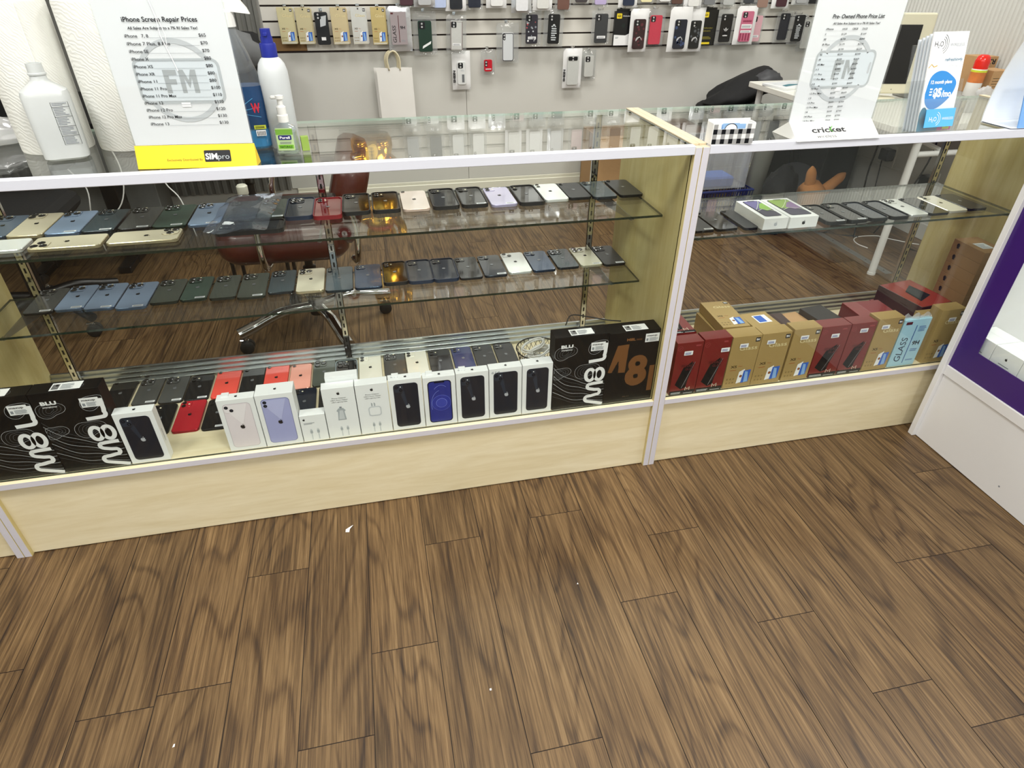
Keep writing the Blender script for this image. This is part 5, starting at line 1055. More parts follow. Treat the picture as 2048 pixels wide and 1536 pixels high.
pack('gold', .946, 1.100, .088, .181, 'gold glass card just right of the black phone case', col='#f0dcae')
pack('gold', 1.054, 1.102, .084, .184, 'silvery white glass card, fifth package of the lowest slat row', col='#f1efe8')
pack('gold', 1.162, 1.100, .080, .186, 'gold glass card left of the silver GLASS pouch', col='#e3cb8c')
pack('glass9', 1.277, 1.104, .134, .226, 'silver pouch with grey card reading GLASS 9H')
pack('clear', 1.420, 1.078, .136, .222, 'dark green phone case with a slanted price tag in clear bag', cm='#173528', cam_='big', art=art_tilt, cw=.078, ch=.158)
pack('clear', 1.599, 1.060, .118, .200, 'clear-backed phone case with rose rim in a clear bag', cm='#c9cac6', art=lambda p, w, h: (p.stroke([(-w*.46, .005), (w*.46, .005), (w*.46, h-.005), (-w*.46, h-.005)], .003, mat('rose_black_rim', '#5a3c38', .3), 1, True), art_label()(p, w, h)), cw=.072, ch=.152, rz=.04)
pack('clear', 1.910, 1.016, .136, .212, 'white screen-like case with black rim in a bag hanging lower than its neighbours', cm='#d7dadb', cam_='pill', cw=.070, ch=.152, cy0=.010, art=lambda p, w, h: (p.rect(-w*.48, .002, w*.48, h-.002, INK, 1, .009), p.rect(-w*.43, .006, w*.43, h-.006, mat('pale_screen', '#d4d8da', .2), 2, .007)))
pack('clear', 2.055, 1.088, .120, .200, 'dark floral phone case with a price tag in a clear bag', cm='#2c2a33', art=art_floral, cw=.072, ch=.152)
pack('clear', 2.188, 1.088, .124, .202, 'black case with skeleton picture, left-hand one of two, in clear bag', cm='#131416', art=art_skel, cw=.072, ch=.155, rz=.03)
pack('clear', 2.490, 1.078, .118, .180, 'dark grey phone case with white tag in clear bag, alone left of the yellow-badged box', cm='#37393b', art=art_label(), cw=.080, ch=.155, cy0=.006)
pack('card', 2.630, 1.083, .104, .196, 'black and white phone case box with a yellow badge', col='#141416', art='otter_white')
pack('pouch', 2.728, 1.085, .118, .232, 'pearl pouch with dark maroon shark-mouth case', cm='#2e1216', art=art_shark('wine'), cw=.076, ch=.160, y=2.755)
pack('clear', 2.847, 1.082, .126, .2, 'bright rose-red phone case in a clear bag', cm='#c43a4e', cw=.080, ch=.158, cy0=.008, y=2.785)
pack('pouch', 2.995, 1.094, .144, .244, 'white pouch with blue camouflage shark-mouth case', cm='#15192a', art=art_shark('blue'), cw=.078, ch=.160, y=2.745)
pack('pouch', 3.112, 1.088, .120, .242, 'white pouch with black camouflage shark-mouth case', cm='#141517', art=art_shark('grey'), cw=.070, ch=.155, y=2.775)
pack('card', 3.205, 1.087, .112, .205, 'black phone case box with yellow badge and yellow foot', col='#151513', art='otter_black')
pack('clear', 3.315, 1.078, .120, .198, 'black case with a white three-leaf emblem in clear bag', cm='#101114', art=art_trefoil, cw=.078, ch=.155, y=2.765)
pack('pouch', 3.445, 1.096, .140, .214, 'white-edged pouch with pink patterned phone case', cm='#c76a86', art=art_plaid, cw=.080, ch=.168, y=2.755)
pack('clear', 3.540, 1.050, .110, .172, 'pale pink clear phone case in bag behind the pink patterned one', cm='#d9a9b2', art=art_label(), cw=.074, ch=.145, y=2.79)
pack('clear', 3.737, 1.062, .110, .178, 'dark case in clear bag, left of the right-hand skeleton case', cm='#20222a', cw=.066, ch=.15, y=2.79)
pack('clear', 3.828, 1.048, .116, .172, 'black case with skeleton picture near the price list at the right', cm='#141517', art=art_skel, cw=.074, ch=.15, y=2.765)
pack('clear', 3.925, 1.022, .118, .190, 'ribbed clear case in a bag, partly behind the pre-owned price list', cm='#b9bab4', cw=.080, ch=.16, y=2.79, art=lambda p, w, h: [p.rect(-w*.4+.011*k, .01, -w*.4+.011*k+.0015, h-.03, INKG, 1) for k in range(6)])
pack('pouch', 1.628, .872, .112, .212, 'white pouch with sideways black lettering and clear case, left one below the slats', cm='#dfe1df', cw=.052, ch=.125, y=2.80, cy0=.03, cam_='sq', art=lambda p, w, h: (p.rect(w*.02, h*.1, w*.3, h*.45, mat('grey_picture', '#6a6d70', .4), 1), p.lines(-w*.1, h*.6, w*.3, h*.68, 2, INKL, 1)), grp='packages hanging below the slats')
pack('clear', 1.793, .878, .086, .138, 'small bright red item in a clear bag below the slats', cm='#c4162a', cw=.05, ch=.065, cam_='pill', y=2.80, art=art_label(), grp='packages hanging below the slats')
pack('pouch', 2.330, .874, .122, .224, 'white-edged pouch with sideways black lettering, right one hanging below the slats', cm='#c7c9c5', cw=.074, ch=.165, y=2.80, cy0=.02, cam_='wide', grp='packages hanging below the slats')
pack('clear', 2.440, .862, .092, .168, 'nearly invisible clear sleeve beside the right-hand lettered white pouch', cm='#c2c3be', cw=.060, ch=.12, y=2.81, cam_='sq', grp='packages hanging below the slats')
for xx, zz in ((1.585, .70), (2.278, .69)):
    L = Print((xx, 2.7885, zz), (0, 0, 1), (-1, 0, 0)); L.N = Vector((0, -1, 0)); L.text('SHEIN', 0, -.005, .068, .013, INK, 2, bold=.05); o = L.build('sideways_lettering')
    par = min([q for q in bpy.data.objects if q.name.startswith('phone_case_pouch') and 'sideways black lettering' in q.get('label', '')], key=lambda q: abs(q.location.x-xx)); o.parent = par; o.matrix_parent_inverse = Matrix.Translation(-Vector(par.location))
# second row up: only the lower ends show under the top edge of the picture
ROW2 = [(1.326, 'clear', '#4a2630', 'dark wine case'), (1.425, 'silver', '#b9babb', 'silver pouch'), (1.512, 'clear', '#b8c6e6', 'light blue case'), (1.605, 'pouch', '#14161c', 'black-printed pouch'), (1.712, 'clear', '#161c2e', 'navy case'), (1.841, 'pouch', '#e6e6e4', 'white pouch'), (1.985, 'silver', '#e3e4e6', 'wide silver pouch'),
        (2.115, 'pouch', '#d9d9d4', 'white printed pouch'), (2.241, 'clear', '#6d4c42', 'brown case'), (2.350, 'clear', '#3f3a3c', 'charcoal case'), (2.470, 'clear', '#b8a9d0', 'lavender case'), (2.645, 'pouch', '#1c2740', 'dark blue case'), (2.760, 'clear', '#e8dfae', 'cream case'), (2.880, 'clear', '#dcdcd8', 'white case'), (2.960, 'clear', '#5a4038', 'dark brown case'),
        (3.067, 'pouch', '#e4e4e1', 'white carton pouch'), (3.175, 'clear', '#77797c', 'grey case'), (3.304, 'clear', '#b4b6b4', 'frosted case'), (3.440, 'clear', '#3b3e42', 'dark grey case'), (3.538, 'clear', '#94776a', 'tan case'), (3.665, 'pouch', '#43202a', 'maroon case'), (3.790, 'silver', '#a9abac', 'foil pouch'), (3.900, 'clear', '#1b1b1f', 'black case')]
for i, (x, kd, c, wd) in enumerate(ROW2):
    zb = [1.098, 1.10, 1.085, 1.078, 1.085, 1.092, 1.068, 1.078, 1.072, 1.108, 1.096, 1.090, 1.108, 1.11, 1.098, 1.085, 1.092, 1.09, 1.10, 1.076, 1.080, 1.10, 1.095][i]
    pack(kd, x, zb+.205, .10 if kd == 'clear' else .12, .205, '%s hanging in the second slat row, %s from the left' % (wd, ORD[i] if i else 'first') if i < 22 else 'black case hanging at the right end of the second slat row', cm=c, cw=.072, ch=.15, cam_=['sq', 'pill', 'big'][i % 3], y=2.745 if kd == 'silver' else 2.765, cy0=.010, seed=400+i, grp='second row of packages on the slat wall')
# higher rows, seen mirrored in the counter and shelf glass
rnd = random.Random(11); n = 0
HI = [('clear', '#d6d8d6', 'clear case'), ('pouch', '#e2e3e1', 'white pouch'), ('clear', '#9fa3a6', 'smoky case'), ('clear', '#e1e2df', 'frosted case'), ('silver', '#c9cbcd', 'silver pouch'), ('clear', '#5a5d61', 'grey case'), ('pouch', '#dcdcd8', 'cream pouch'), ('clear', '#c7b4b4', 'blush case')]
for r, zt in enumerate((1.52, 1.74, 1.96)):
    x = 1.30 if r < 2 else 1.42; i = 0
    while x < 3.9:
        kd, c, wd = HI[(i*3+r*2) % 8]; pack(kd, x, zt, .11, .205, '%s, %s of the %s row above the picture, mirrored in the glass' % (wd, ORD[i] if i else 'first', ('third', 'fourth', 'fifth')[r]), cm=c, cw=.072, ch=.15, cam_=['sq', 'pill', 'big'][(i+r) % 3], cy0=.012, seed=700+r*40+i, y=2.77, hk=(r < 2), grp='upper rows of packages on the slat wall')
        x += .125+.02*rnd.random()+(.10 if rnd.random() < .12 else 0); i += 1
# gold cat figure on a small shelf, seen only as reflections
bm = B(); box(bm, .86, 1.24, 2.60, 2.8215, 1.496, 1.506, .001); tag(mk('wall_shelf', bm, film('clear_acrylic')), 'small clear acrylic shelf on the slat wall carrying the gold cat, seen mirrored', 'shelf')
t = thing('cat_figurine', 'shiny gold beckoning cat figurine, seen upside down in the counter glass', 'figurine', (1.045, 2.70, 1.506)); GM_ = mat('polished_gold', '#e2a93a', .14, 1.)
bm = B(); lathe(bm, [(0, 0), (.085, .0), (.098, .02), (.100, .06), (.088, .11), (.066, .15), (.055, .165)], 28, squash=(1, .8)); mk('body', bm, GM_, t, smooth='all'); t.scale = (1.25, 1.1, 1.18)
bm = B(); bmesh.ops.create_uvsphere(bm, u_segments=24, v_segments=16, radius=1)
for v in bm.verts: v.co = Vector((v.co.x*.078, v.co.y*.062, .205+v.co.z*.060))
for s in (-1, 1): lathe(bm, [(.024, 0), (.017, .022), (.0, .048)], 12, Matrix.Translation((s*.045, 0, .245)) @ Matrix.Rotation(s*.35, 4, 'Y'))
hd = mk('head', bm, GM_, t, smooth='all')
bm = B(); 
for s in (-1, 1): lathe(bm, [(.0105, 0), (.008, .004), (0, .005)], 12, Matrix.Translation((s*.028, -.056, .215)) @ Matrix.Rotation(PI/2, 4, 'X'))
mk('eye', bm, mat('dark_enamel', '#1a1208', .2), hd); bm = B(); lathe(bm, [(.006, 0), (.004, .004), (0, .005)], 10, Matrix.Translation((0, -.062, .195)) @ Matrix.Rotation(PI/2, 4, 'X')); mk('nose', bm, mat('red_enamel', '#a32018', .2), hd)
bm = B(); tube(bm, curve_pts([(.075, -.02, .12), (.105, -.05, .15), (.108, -.055, .20), (.10, -.06, .245)], 5), [.026]*5+[.024]*5+[.022]*5+[.026], 12); mk('raised_paw', bm, GM_, t, smooth='all')
bm = B(); tube(bm, curve_pts([(-.07, -.03, .12), (-.085, -.075, .09), (-.04, -.095, .075)], 5), [.024]*6+[.021]*5, 12); mk('lowered_paw', bm, GM_, t, smooth='all')
for s in (-1, 1):
    bm = B(); bmesh.ops.create_uvsphere(bm, u_segments=16, v_segments=10, radius=1); 
    for v in bm.verts: v.co = Vector((s*.055+v.co.x*.034, -.07+v.co.y*.04, .022+max(v.co.z, -.6)*.026))
    mk('foot', bm, GM_, t, smooth='all')
bm = B(); lathe(bm, [(.04, 0), (.04, .006), (0, .006)], 24, Matrix.Translation((-.005, -.092, .075)) @ Matrix.Rotation(-.35, 4, 'Y') @ Matrix.Rotation(PI/2, 4, 'X'), squash=(.7, 1.15)); mk('coin', bm, mat('matte_gold', '#d9b14c', .35, .8), t)
p = Print((-.032, -.0992, .040), (1, .0, .0), (0, 0, 1)); random.seed(2)
for k in range(4):
    z = .008+.017*k; p.rect(.014, z, .040, z+.0028, INK, 1); p.rect(.018, z+.006, .037, z+.0085, INK, 1); p.rect(.026, z-.002, .0285, z+.012, INK, 1)
p.build('coin_writing', t)
bm = B(); lathe(bm, [(.068, .150), (.070, .158), (.066, .166)], 24, squash=(1, .85)); mk('red_collar', bm, mat('red_enamel'), t, smooth='all')
bm = B(); lathe(bm, [(.045, 0), (.045, .010), (.030, .012), (.030, .010), (0, .010)], 28, Matrix.Translation((.80, 2.820, 1.775)) @ Matrix.Rotation(PI/2, 4, 'X')); o = mk('eye_charm', bm, mat('wine_glass_charm', '#6e1622', .15)); tag(o, 'round wine-red eye charm on the slat wall, seen in the shelf reflection', 'wall charm')
bm = B(); lathe(bm, [(.018, 0), (.018, .003), (0, .003)], 20, Matrix.Translation((.80, 2.8095, 1.775)) @ Matrix.Rotation(PI/2, 4, 'X')); mk('white_ring', bm, WPL, o); bm = B(); lathe(bm, [(.008, 0), (.008, .003), (0, .003)], 14, Matrix.Translation((.80, 2.806, 1.775)) @ Matrix.Rotation(PI/2, 4, 'X')); mk('pupil', bm, BLACK, o)
# white paper shopping bags on a hook
hook(1.222, .884, .05, 'wire hook holding the white paper shopping bags')
for b in range(3):
    t = thing('paper_bag', ['front white paper bag with twisted handle, hanging below the slats', 'second white paper bag, just behind the front one', 'rearmost white paper bag of the three hanging together'][b], 'paper bag', (1.226-.007*b, 2.772+.012*b, .518), group='white paper bags hanging on one hook')
    bm = B(); w, h = .208, .272; nx, ny = 8, 10; g = {}
    for s in (0, 1):
        for i in range(nx+1):
            for j in range(ny+1):
                a, c = i/nx, j/ny; bul = .005*math.sin(PI*a)*(1-.4*c); wob = mn.noise(Vector((a*3+b*5, c*4, s)))*.003
                g[s, i, j] = bm.verts.new((-w/2+w*a+.004*(1-c), (-bul if s == 0 else bul)*.9+wob*.6, h*c+(.004*math.sin(a*9+b) if j == ny else 0)))
        for i in range(nx):
            for j in range(ny): bm.faces.new((g[s, i, j], g[s, i+1, j], g[s, i+1, j+1], g[s, i, j+1]))
    mk('bag_body', bm, mat('white_kraft_paper', '#eeece6', .6, bump=.3, bscale=14), t, smooth='all')
    bm = B(); tube(bm, curve_pts([(-.030, -.004, h-.01), (-.036, -.004, h+.045), (-.022, -.004, h+.078), (0, -.003, h+.090), (.022, -.004, h+.078), (.036, -.004, h+.045), (.034, -.004, h-.01)], 5), .0042, 8); mk('twisted_handle', bm, mat('cream_paper_cord', '#ded4b4', .7, bump=.4, bscale=120), t, smooth='all')
# ---------------------------------------------------------------- staff side
LEA = mat('red_brown_leather', '#49190f', .33, coat=.15, bump=.25, bscale=70, vary=.12)
t = thing('office_chair', 'red-brown leather office chair with chrome base, side-on behind the long showcase', 'office chair', (.735, 1.10, 0))
def caster(par, x, y, r=.027):
    bm = B(); M = Matrix.Translation((x, y, r)) @ Matrix.Rotation(PI/2, 4, 'X'); lathe(bm, [(0, -.022), (r*.8, -.022), (r, -.018), (r, -.004), (r*.7, -.002), (r*.7, .002), (r, .004), (r, .018), (r*.8, .022), (0, .022)], 20, M); w_ = mk('caster', bm, BLACKR, par, smooth=True)
    bm = B(); box(bm, x-.024, x+.010, y-.006, y+.006, r+.004, r+.032, .002); tube(bm, [(x, y, r+.02), (x, y, r+.052)], .006, 8); mk('fork', bm, CHROME, w_)
def star(par, tips, r, mt, zt=.085, zh=.125):
    for (x, y) in tips:
        bm = B(); tube(bm, curve_pts([(0, 0, zh), (x*.45, y*.45, zh+.008), (x*.8, y*.8, zt+.018), (x*1.0, y*1.0, zt+.002)], 5), r, 14); mk('leg', bm, mt, par, smooth=True); caster(par, x*.94, y*.94)
a0 = math.radians(23); star(t, [(.325*math.cos(a0+k*PI/2), .325*math.sin(a0+k*PI/2)) for k in range(4)], [.021]*5+[.022]*5+[.024]*5+[.025], CHROME)
bm = B(); lathe(bm, [(.03, .09), (.032, .15), (.026, .155), (.026, .30), (.016, .305), (.016, .42)], 18); mk('gas_column', bm, BLACK, t, smooth=True)
bm = B(); nx, ny = 14, 14
def cushion(bm, w, d, h, r, z0, M=None, lip=0.):
    lv = [(.025, 0), (.006, .02), (0, h*.45), (.008, h-.02), (.035, h-.003), (.08, h)]; rings = []
    for ins, z in lv: rings.append([bm.verts.new((x, y, z0+z+(lip*(-x-w/4) if x < -w/4 else 0)*-1.0)) for x, y in rrect(w-2*ins, d-2*ins, max(r-ins, .02), 7)])
    for a, b in zip(rings, rings[1:]):
        for k in range(len(a)): bm.faces.new((a[k], a[(k+1) % len(a)], b[(k+1) % len(a)], b[k]))
    bm.faces.new(rings[0]); bm.faces.new(rings[-1])
    if M is not None:
        for rg in rings:
            for v in rg: v.co = M @ v.co
cushion(bm, .47, .48, .125, .09, .405, M=Matrix.Translation((-.055, .01, 0)), lip=-.10); mk('seat', bm, LEA, t, smooth='all')
bm = B(); cushion(bm, .34, .46, .12, .10, 0, M=Matrix.Translation((.135, .01, .62)) @ Matrix.Rotation(math.radians(107), 4, 'Y')); mk('backrest', bm, LEA, t, smooth='all')
for s in (-1, 1):
    bm = B(); y = .01+s*.265; tube(bm, curve_pts([(-.11, y-s*.06, .40), (-.12, y, .42), (-.12, y, .56), (-.08, y, .618), (.04, y, .632), (.17, y, .612), (.21, y, .55), (.207, y, .42), (.19, y-s*.06, .40)], 6), .0125, 12); mk('arm_tube', bm, CHROME, t, smooth='all')
    bm = B(); box(bm, -.10, .16, y-.028, y+.028, .632, .660, .012, seg=3); mk('armrest_pad', bm, BLACK, t)
# second, black chair at left
t = thing('office_chair', 'black office chair mostly hidden at the far left behind the showcase', 'office chair', (-.42, 1.42, 0)); star(t, [(.30*math.cos(-.62+k*2*PI/5), .30*math.sin(-.62+k*2*PI/5)) for k in range(5)], .020, BLACK); bm = B(); lathe(bm, [(.03, .09), (.03, .3), (.016, .305), (.016, .44)], 16); mk('gas_column', bm, BLACK, t)
bm = B(); cushion(bm, .46, .46, .08, .08, .44); mk('seat', bm, mat('black_fabric', '#131314', .85, bump=.3, bscale=150), t); bm = B(); cushion(bm, .50, .44, .06, .08, 0, M=Matrix.Translation((0, .24, .80)) @ Matrix.Rotation(PI/2+.15, 4, 'X')); mk('backrest', bm, mat('black_fabric'), t)
t = thing('office_chair', 'black chair with a hooded grey coat over its back, behind the glass cleaner bottle', 'office chair', (.36, 2.30, 0)); star(t, [(.28*math.cos(.3+k*2*PI/5), .28*math.sin(.3+k*2*PI/5)) for k in range(5)], .020, BLACK); bm = B(); lathe(bm, [(.03, .09), (.03, .3), (.016, .305), (.016, .44)], 16); mk('gas_column', bm, BLACK, t)
bm = B(); cushion(bm, .46, .46, .08, .08, .44); mk('seat', bm, mat('black_fabric'), t); bm = B(); cushion(bm, .52, .44, .07, .09, 0, M=Matrix.Translation((0, .20, .74)) @ Matrix.Rotation(PI/2, 4, 'X')); mk('backrest', bm, mat('black_fabric'), t)
t = thing('coat', 'black and grey hooded coat draped over the chair back behind the cleaner', 'coat', (.36, 2.46, 0)); bm = B(); bmesh.ops.create_icosphere(bm, subdivisions=4, radius=1)
for v in bm.verts:
    n_ = mn.noise(v.co*1.8)*.25+mn.noise(v.co*5)*.10; v.co = Vector((v.co.x*.26*(1+n_), v.co.y*.095*(1+n_), .80+v.co.z*.22*(1+n_)))
mk('coat_body', bm, mat('black_fabric'), t, smooth='all'); bm = B(); bmesh.ops.create_icosphere(bm, subdivisions=3, radius=1)
for v in bm.verts:
    n_ = mn.noise(v.co*2.5)*.25; v.co = Vector((.06+v.co.x*.13*(1+n_), -.075+v.co.y*.07*(1+n_), .93+v.co.z*.10*(1+n_)))
mk('grey_hood', bm, mat('grey_fleece', '#6d6f70', .95, bump=.5, bscale=60), t, smooth='all')
# black desk at left
t = thing('desk', 'black desk against the corrugated wall at the far left, cables hanging from it', 'desk', (-.40, 2.20, 0)); bm = B(); box(bm, -1.0, .62, -.42, .42, .70, .735, .003); mk('desk_top', bm, BLACK, t)
for lx in (-.92, -.27, .12): bm = B(); box(bm, lx, lx+.07, -.16, -.06, 0, .70, .004); box(bm, lx+.005, lx+.065, -.30, .34, .0, .035, .004); mk('leg', bm, BLACK, t)
bm = B(); box(bm, -.9, .5, .30, .315, .32, .70); mk('modesty_panel', bm, mat('black_panel', '#111113', .5), t)
for i, (x, y, w, d, h, c) in enumerate(((-.82, 2.35, .22, .30, .42, '#6d6e6a'), (-.50, 2.38, .20, .25, .46, '#7b7c78'), (-.22, 2.40, .16, .22, .44, '#6a6c69'))):
    t = thing('file_box', 'grey file box under the black desk, %s' % ['leftmost of three', 'middle of three', 'rightmost of three'][i], 'box', (x, y, 0), group='grey file boxes under the black desk'); bm = B(); box(bm, -w/2, w/2, 0, d, 0, h, .004); mk('box_body', bm, mat('grey_board'+c[1:], c, .6, vary=.1), t); bm = B(); box(bm, -w/2-.003, w/2+.003, -.003, d+.003, h-.06, h+.003, .003); mk('lid', bm, mat('grey_board'+c[1:]), t)
for i, pts in enumerate((((-.35, 1.775, .70), (-.27, 1.76, .56), (-.22, 1.75, .47), (-.245, 1.75, .33), (-.24, 1.76, .18)), ((-.10, 1.775, .72), (-.06, 1.76, .55), (-.10, 1.75, .40), (-.22, 1.76, .30), (-.30, 1.78, .24)), ((.12, 1.775, .72), (.10, 1.76, .5), (.15, 1.75, .40), (.17, 1.76, .22)))):
    bm = B(); tube(bm, curve_pts(pts, 6), .0028, 6); tag(mk('charging_cable', bm, WPL, smooth='all'), 'white cable hanging off the front of the black desk, %s of three' % ['left', 'middle', 'right'][i], 'cable', 'white cables hanging from the black desk')
bm = B(); tube(bm, curve_pts([(.34, .30, .925), (.355, .30, .90), (.40, .31, .888), (.43, .32, .905), (.41, .33, .935), (.425, .34, .958)], 6), .0017, 6); 
# loose cord and glossy pouch on the counter underside are left resting on the shelf
bm.free()
t = thing('plastic_bottle', 'small white ribbed bottle glimpsed behind the top shelf phones', 'bottle', (.585, 2.0, .735)); bm = B(); lathe(bm, [(0, 0), (.03, 0), (.032, .01)], 8); bm.free()
bpy.data.objects.remove(t)
t = thing('side_table', 'small black round-edged table holding a white bottle, behind the top shelf phones', 'table', (.47, 1.62, 0)); bm = B(); box(bm, -.14, .14, -.12, .12, .30, .32, .01, seg=3); mk('table_top', bm, BLACKG, t)
for a, b in ((-.12, -.1), (.12, -.1), (-.12, .1), (.12, .1)): bm = B(); tube(bm, [(a, b, 0), (a, b, .30)], .009, 8); mk('leg', bm, BLACK, t)
t = thing('plastic_bottle', 'small white ribbed bottle glimpsed behind the top shelf phones', 'bottle', (.455, 1.60, .32), 0); bm = B(); ocath(bm, [(.060, .060, 0, .02), (.068, .068, .006, .024), (.068, .068, .05, .024), (.062, .062, .055, .022), (.068, .068, .06, .024), (.066, .066, .10, .024), (.040, .040, .13, .019), (.034, .034, .135, .0169)]); mk('bottle_body', bm, mat('cream_plastic', '#d9d8c8', .4), t, smooth=True); bm = B(); lathe(bm, [(.022, .134), (.024, .138), (.024, .170), (.018, .176), (0, .176)], 20); mk('cap', bm, mat('cream_plastic'), t, smooth=True)
p = Print((-.028, -.0343, .008), (1, 0, 0), (0, 0, 1)); p.rect(0, 0, .056, .03, STICK, 1); p.lines(.005, .005, .05, .026, 4, INKG, 2); p.build('label', t)
# brown storage carton by the wall, behind the case end
t = thing('cardboard_box', 'open brown cardboard box in front of the back wall, near the right panel', 'cardboard box', (2.62, 2.62, 0)); KR = mat('kraft_card')
bm = B(); w, d, h = .40, .30, .42
for a in ((-w/2, w/2, -d/2, -d/2+.005), (-w/2, w/2, d/2-.005, d/2), (-w/2, -w/2+.005, -d/2, d/2), (w/2-.005, w/2, -d/2, d/2)): box(bm, *a, 0, h)
box(bm, -w/2, w/2, -d/2, d/2, 0, .005); mk('box_walls', bm, KR, t); bm = B(); box(bm, -w/2, w/2, -.08, 0, 0, .004, M=Matrix.Translation((0, -d/2, h)) @ Matrix.Rotation(.8, 4, 'X')); mk('flap', bm, KR, t)
t = thing('cabinet', 'low dark red-brown wooden cabinet beside the cardboard box at the back wall', 'cabinet', (2.98, 2.60, 0)); bm = B(); box(bm, -.13, .17, -.20, .20, 0, .44, .004); mk('cabinet_body', bm, mat('mahogany', '#55261a', .35, vary=.15, bscale=6), t)
# ---------------------------------------------------------------- white desk and its things (right rear)
t = thing('desk', 'white tubular-legged desk along the right wall', 'desk', (3.66, 1.66, 0)); TUB = mat('white_tube', '#dededb', .35)
bm = B(); box(bm, -.41, .41, -.60, .60, .715, .745, .003); mk('desk_top', bm, mat('white_laminate', '#e4e3da', .35), t)
LEGS = [(-.18, -.52), (.37, -.52), (-.35, .56), (.37, .56)]
for a, b in LEGS: bm = B(); tube(bm, [(a, b, .012), (a, b, .715)], .0175, 14); lathe(bm, [(.02, 0), (.02, .012), (0, .012)], 12, None, 0, a, b); mk('leg', bm, TUB, t, smooth=True)
bm = B(); tube(bm, [(-.18, -.52, .595), (.37, -.52, .595)], .013, 10); tube(bm, [(-.02, -.52, .60), (-.10, .1, .70)], .011, 8); mk('crossbar', bm, TUB, t, smooth=True)
bm = B(); tube(bm, [(-.35, .56, .40), (.37, .56, .40)], .010, 8); mk('rear_bar', bm, TUB, t, smooth=True)
t = thing('monitor', 'cream-framed monitor with a black screen behind the pre-owned price list', 'monitor', (3.62, 1.60, .745), -.18, rot=(-.06, .0, -.18)); CRM = mat('cream_plastic_bezel', '#dcd8bf', .4)
bm = B(); box(bm, -.22, .16, 0, .045, .03, .385, .008, seg=2); mk('bezel', bm, CRM, t); bm = B(); box(bm, -.19, .098, -.003, .002, .075, .335, .001); mk('screen', bm, BLACKG, t); bm = B(); lathe(bm, [(.11, 0), (.105, .012), (.03, .016), (.03, .06)], 24, None, 0, -.03, .05); mk('stand', bm, CRM, t); p = Print((.03, -.0005, .05), (1, 0, 0), (0, 0, 1)); p.disc(0, 0, .0022, INK, 1); p.build('power_light', t)
bm = B(); box(bm, -.12, .12, -.09, .09, 0, .014, .002); o = mk('magazine', bm, mat('magazine_white', '#e6e9ea', .3)); o.location = (3.38, 2.05, .745); o.rotation_euler = (0, 0, .2); tag(o, 'glossy white magazine with a blue-green streak on the white desk corner', 'magazine'); p = Print((-.12, -.09, .014), (1, 0, 0), (0, 1, 0)); p.poly([(.03, .03), (.12, .05), (.22, .03), (.21, .06), (.11, .09), (.04, .07)], mat('teal_print', '#3f7a88', .3), 1); p.poly([(.02, .10), (.2, .11), (.2, .15), (.03, .14)], GL, 1); p.build('cover_print', o)
t = thing('storage_tray', 'shallow grey tray on the white desk under the spray can and brown boxes', 'tray', (3.92, 1.46, .745)); bm = B(); box(bm, -.15, .15, -.22, .26, 0, .05, .006); mk('tray_body', bm, mat('grey_tray', '#9c9d99', .5), t)
t = thing('spray_can', 'white spray can with a red cap and green-orange band on the rear desk', 'spray can', (3.905, 1.37, .7955)); bm = B(); lathe(bm, [(.0, 0), (.031, 0), (.033, .004), (.033, .115), (.028, .122)], 24); mk('can_body', bm, mat('white_tin', '#e6e4df', .3), t, smooth=True)
bm = B(); lathe(bm, [(.0335, .060), (.0335, .105)], 24); mk('green_orange_band', bm, mat('orange_print', '#c9743a', .3, vary=.5, bscale=25), t); bm = B(); lathe(bm, [(.0336, .105), (.0336, .114)], 24); mk('yellow_band', bm, mat('label_yellow'), t); bm = B(); lathe(bm, [(.031, .118), (.032, .150), (.026, .170), (.015, .178), (0, .178)], 24); mk('cap', bm, mat('red_gloss_plastic', '#d8281c', .2), t, smooth=True)
t = cardboard('cardboard_box', .10, .10, .112, KR, (4.00, 1.33, .7955), 0, 'short brown cardboard box in front of the one marked R342', 'cardboard box'); p = front(.10, .112); p.lines(.01, .03, .09, .09, 5, mat('dark_brown_ink', '#4a3a22', .6), 1, .3, .2); p.build('box_print', t)
t = cardboard('cardboard_box', .11, .09, .158, KR, (4.02, 1.45, .7955), 0, 'brown cardboard box marked R342 upside down on the rear desk', 'cardboard box'); p = Print((.11/2, 0, .158), (-1, 0, 0), (0, 0, -1)); p.N = Vector((0, -1, 0)); p.text('R342', .010, .012, .085, .022, INK, 1, bold=.03); p.build('box_print', t)
t = cardboard('tissue_pack', .07, .05, .05, mat('navy_card', '#1f2d6a', .4), (3.80, 1.28, .745), 0, 'small navy packet on the desk beside the spray can', 'packet')
t = thing('plastic_bag', 'little crumpled white plastic bag on the desk by the spray can', 'plastic bag', (3.875, 1.265, .7955)); bm = B(); bmesh.ops.create_icosphere(bm, subdivisions=3, radius=1)
for v in bm.verts: n_ = mn.noise(v.co*3)*.4; v.co = Vector((v.co.x*.04*(1+n_), v.co.y*.02*(1+n_), max(0, .028+v.co.z*.030*(1+n_))))
mk('bag_film', bm, film('crinkled_bag_film'), t, smooth='all')
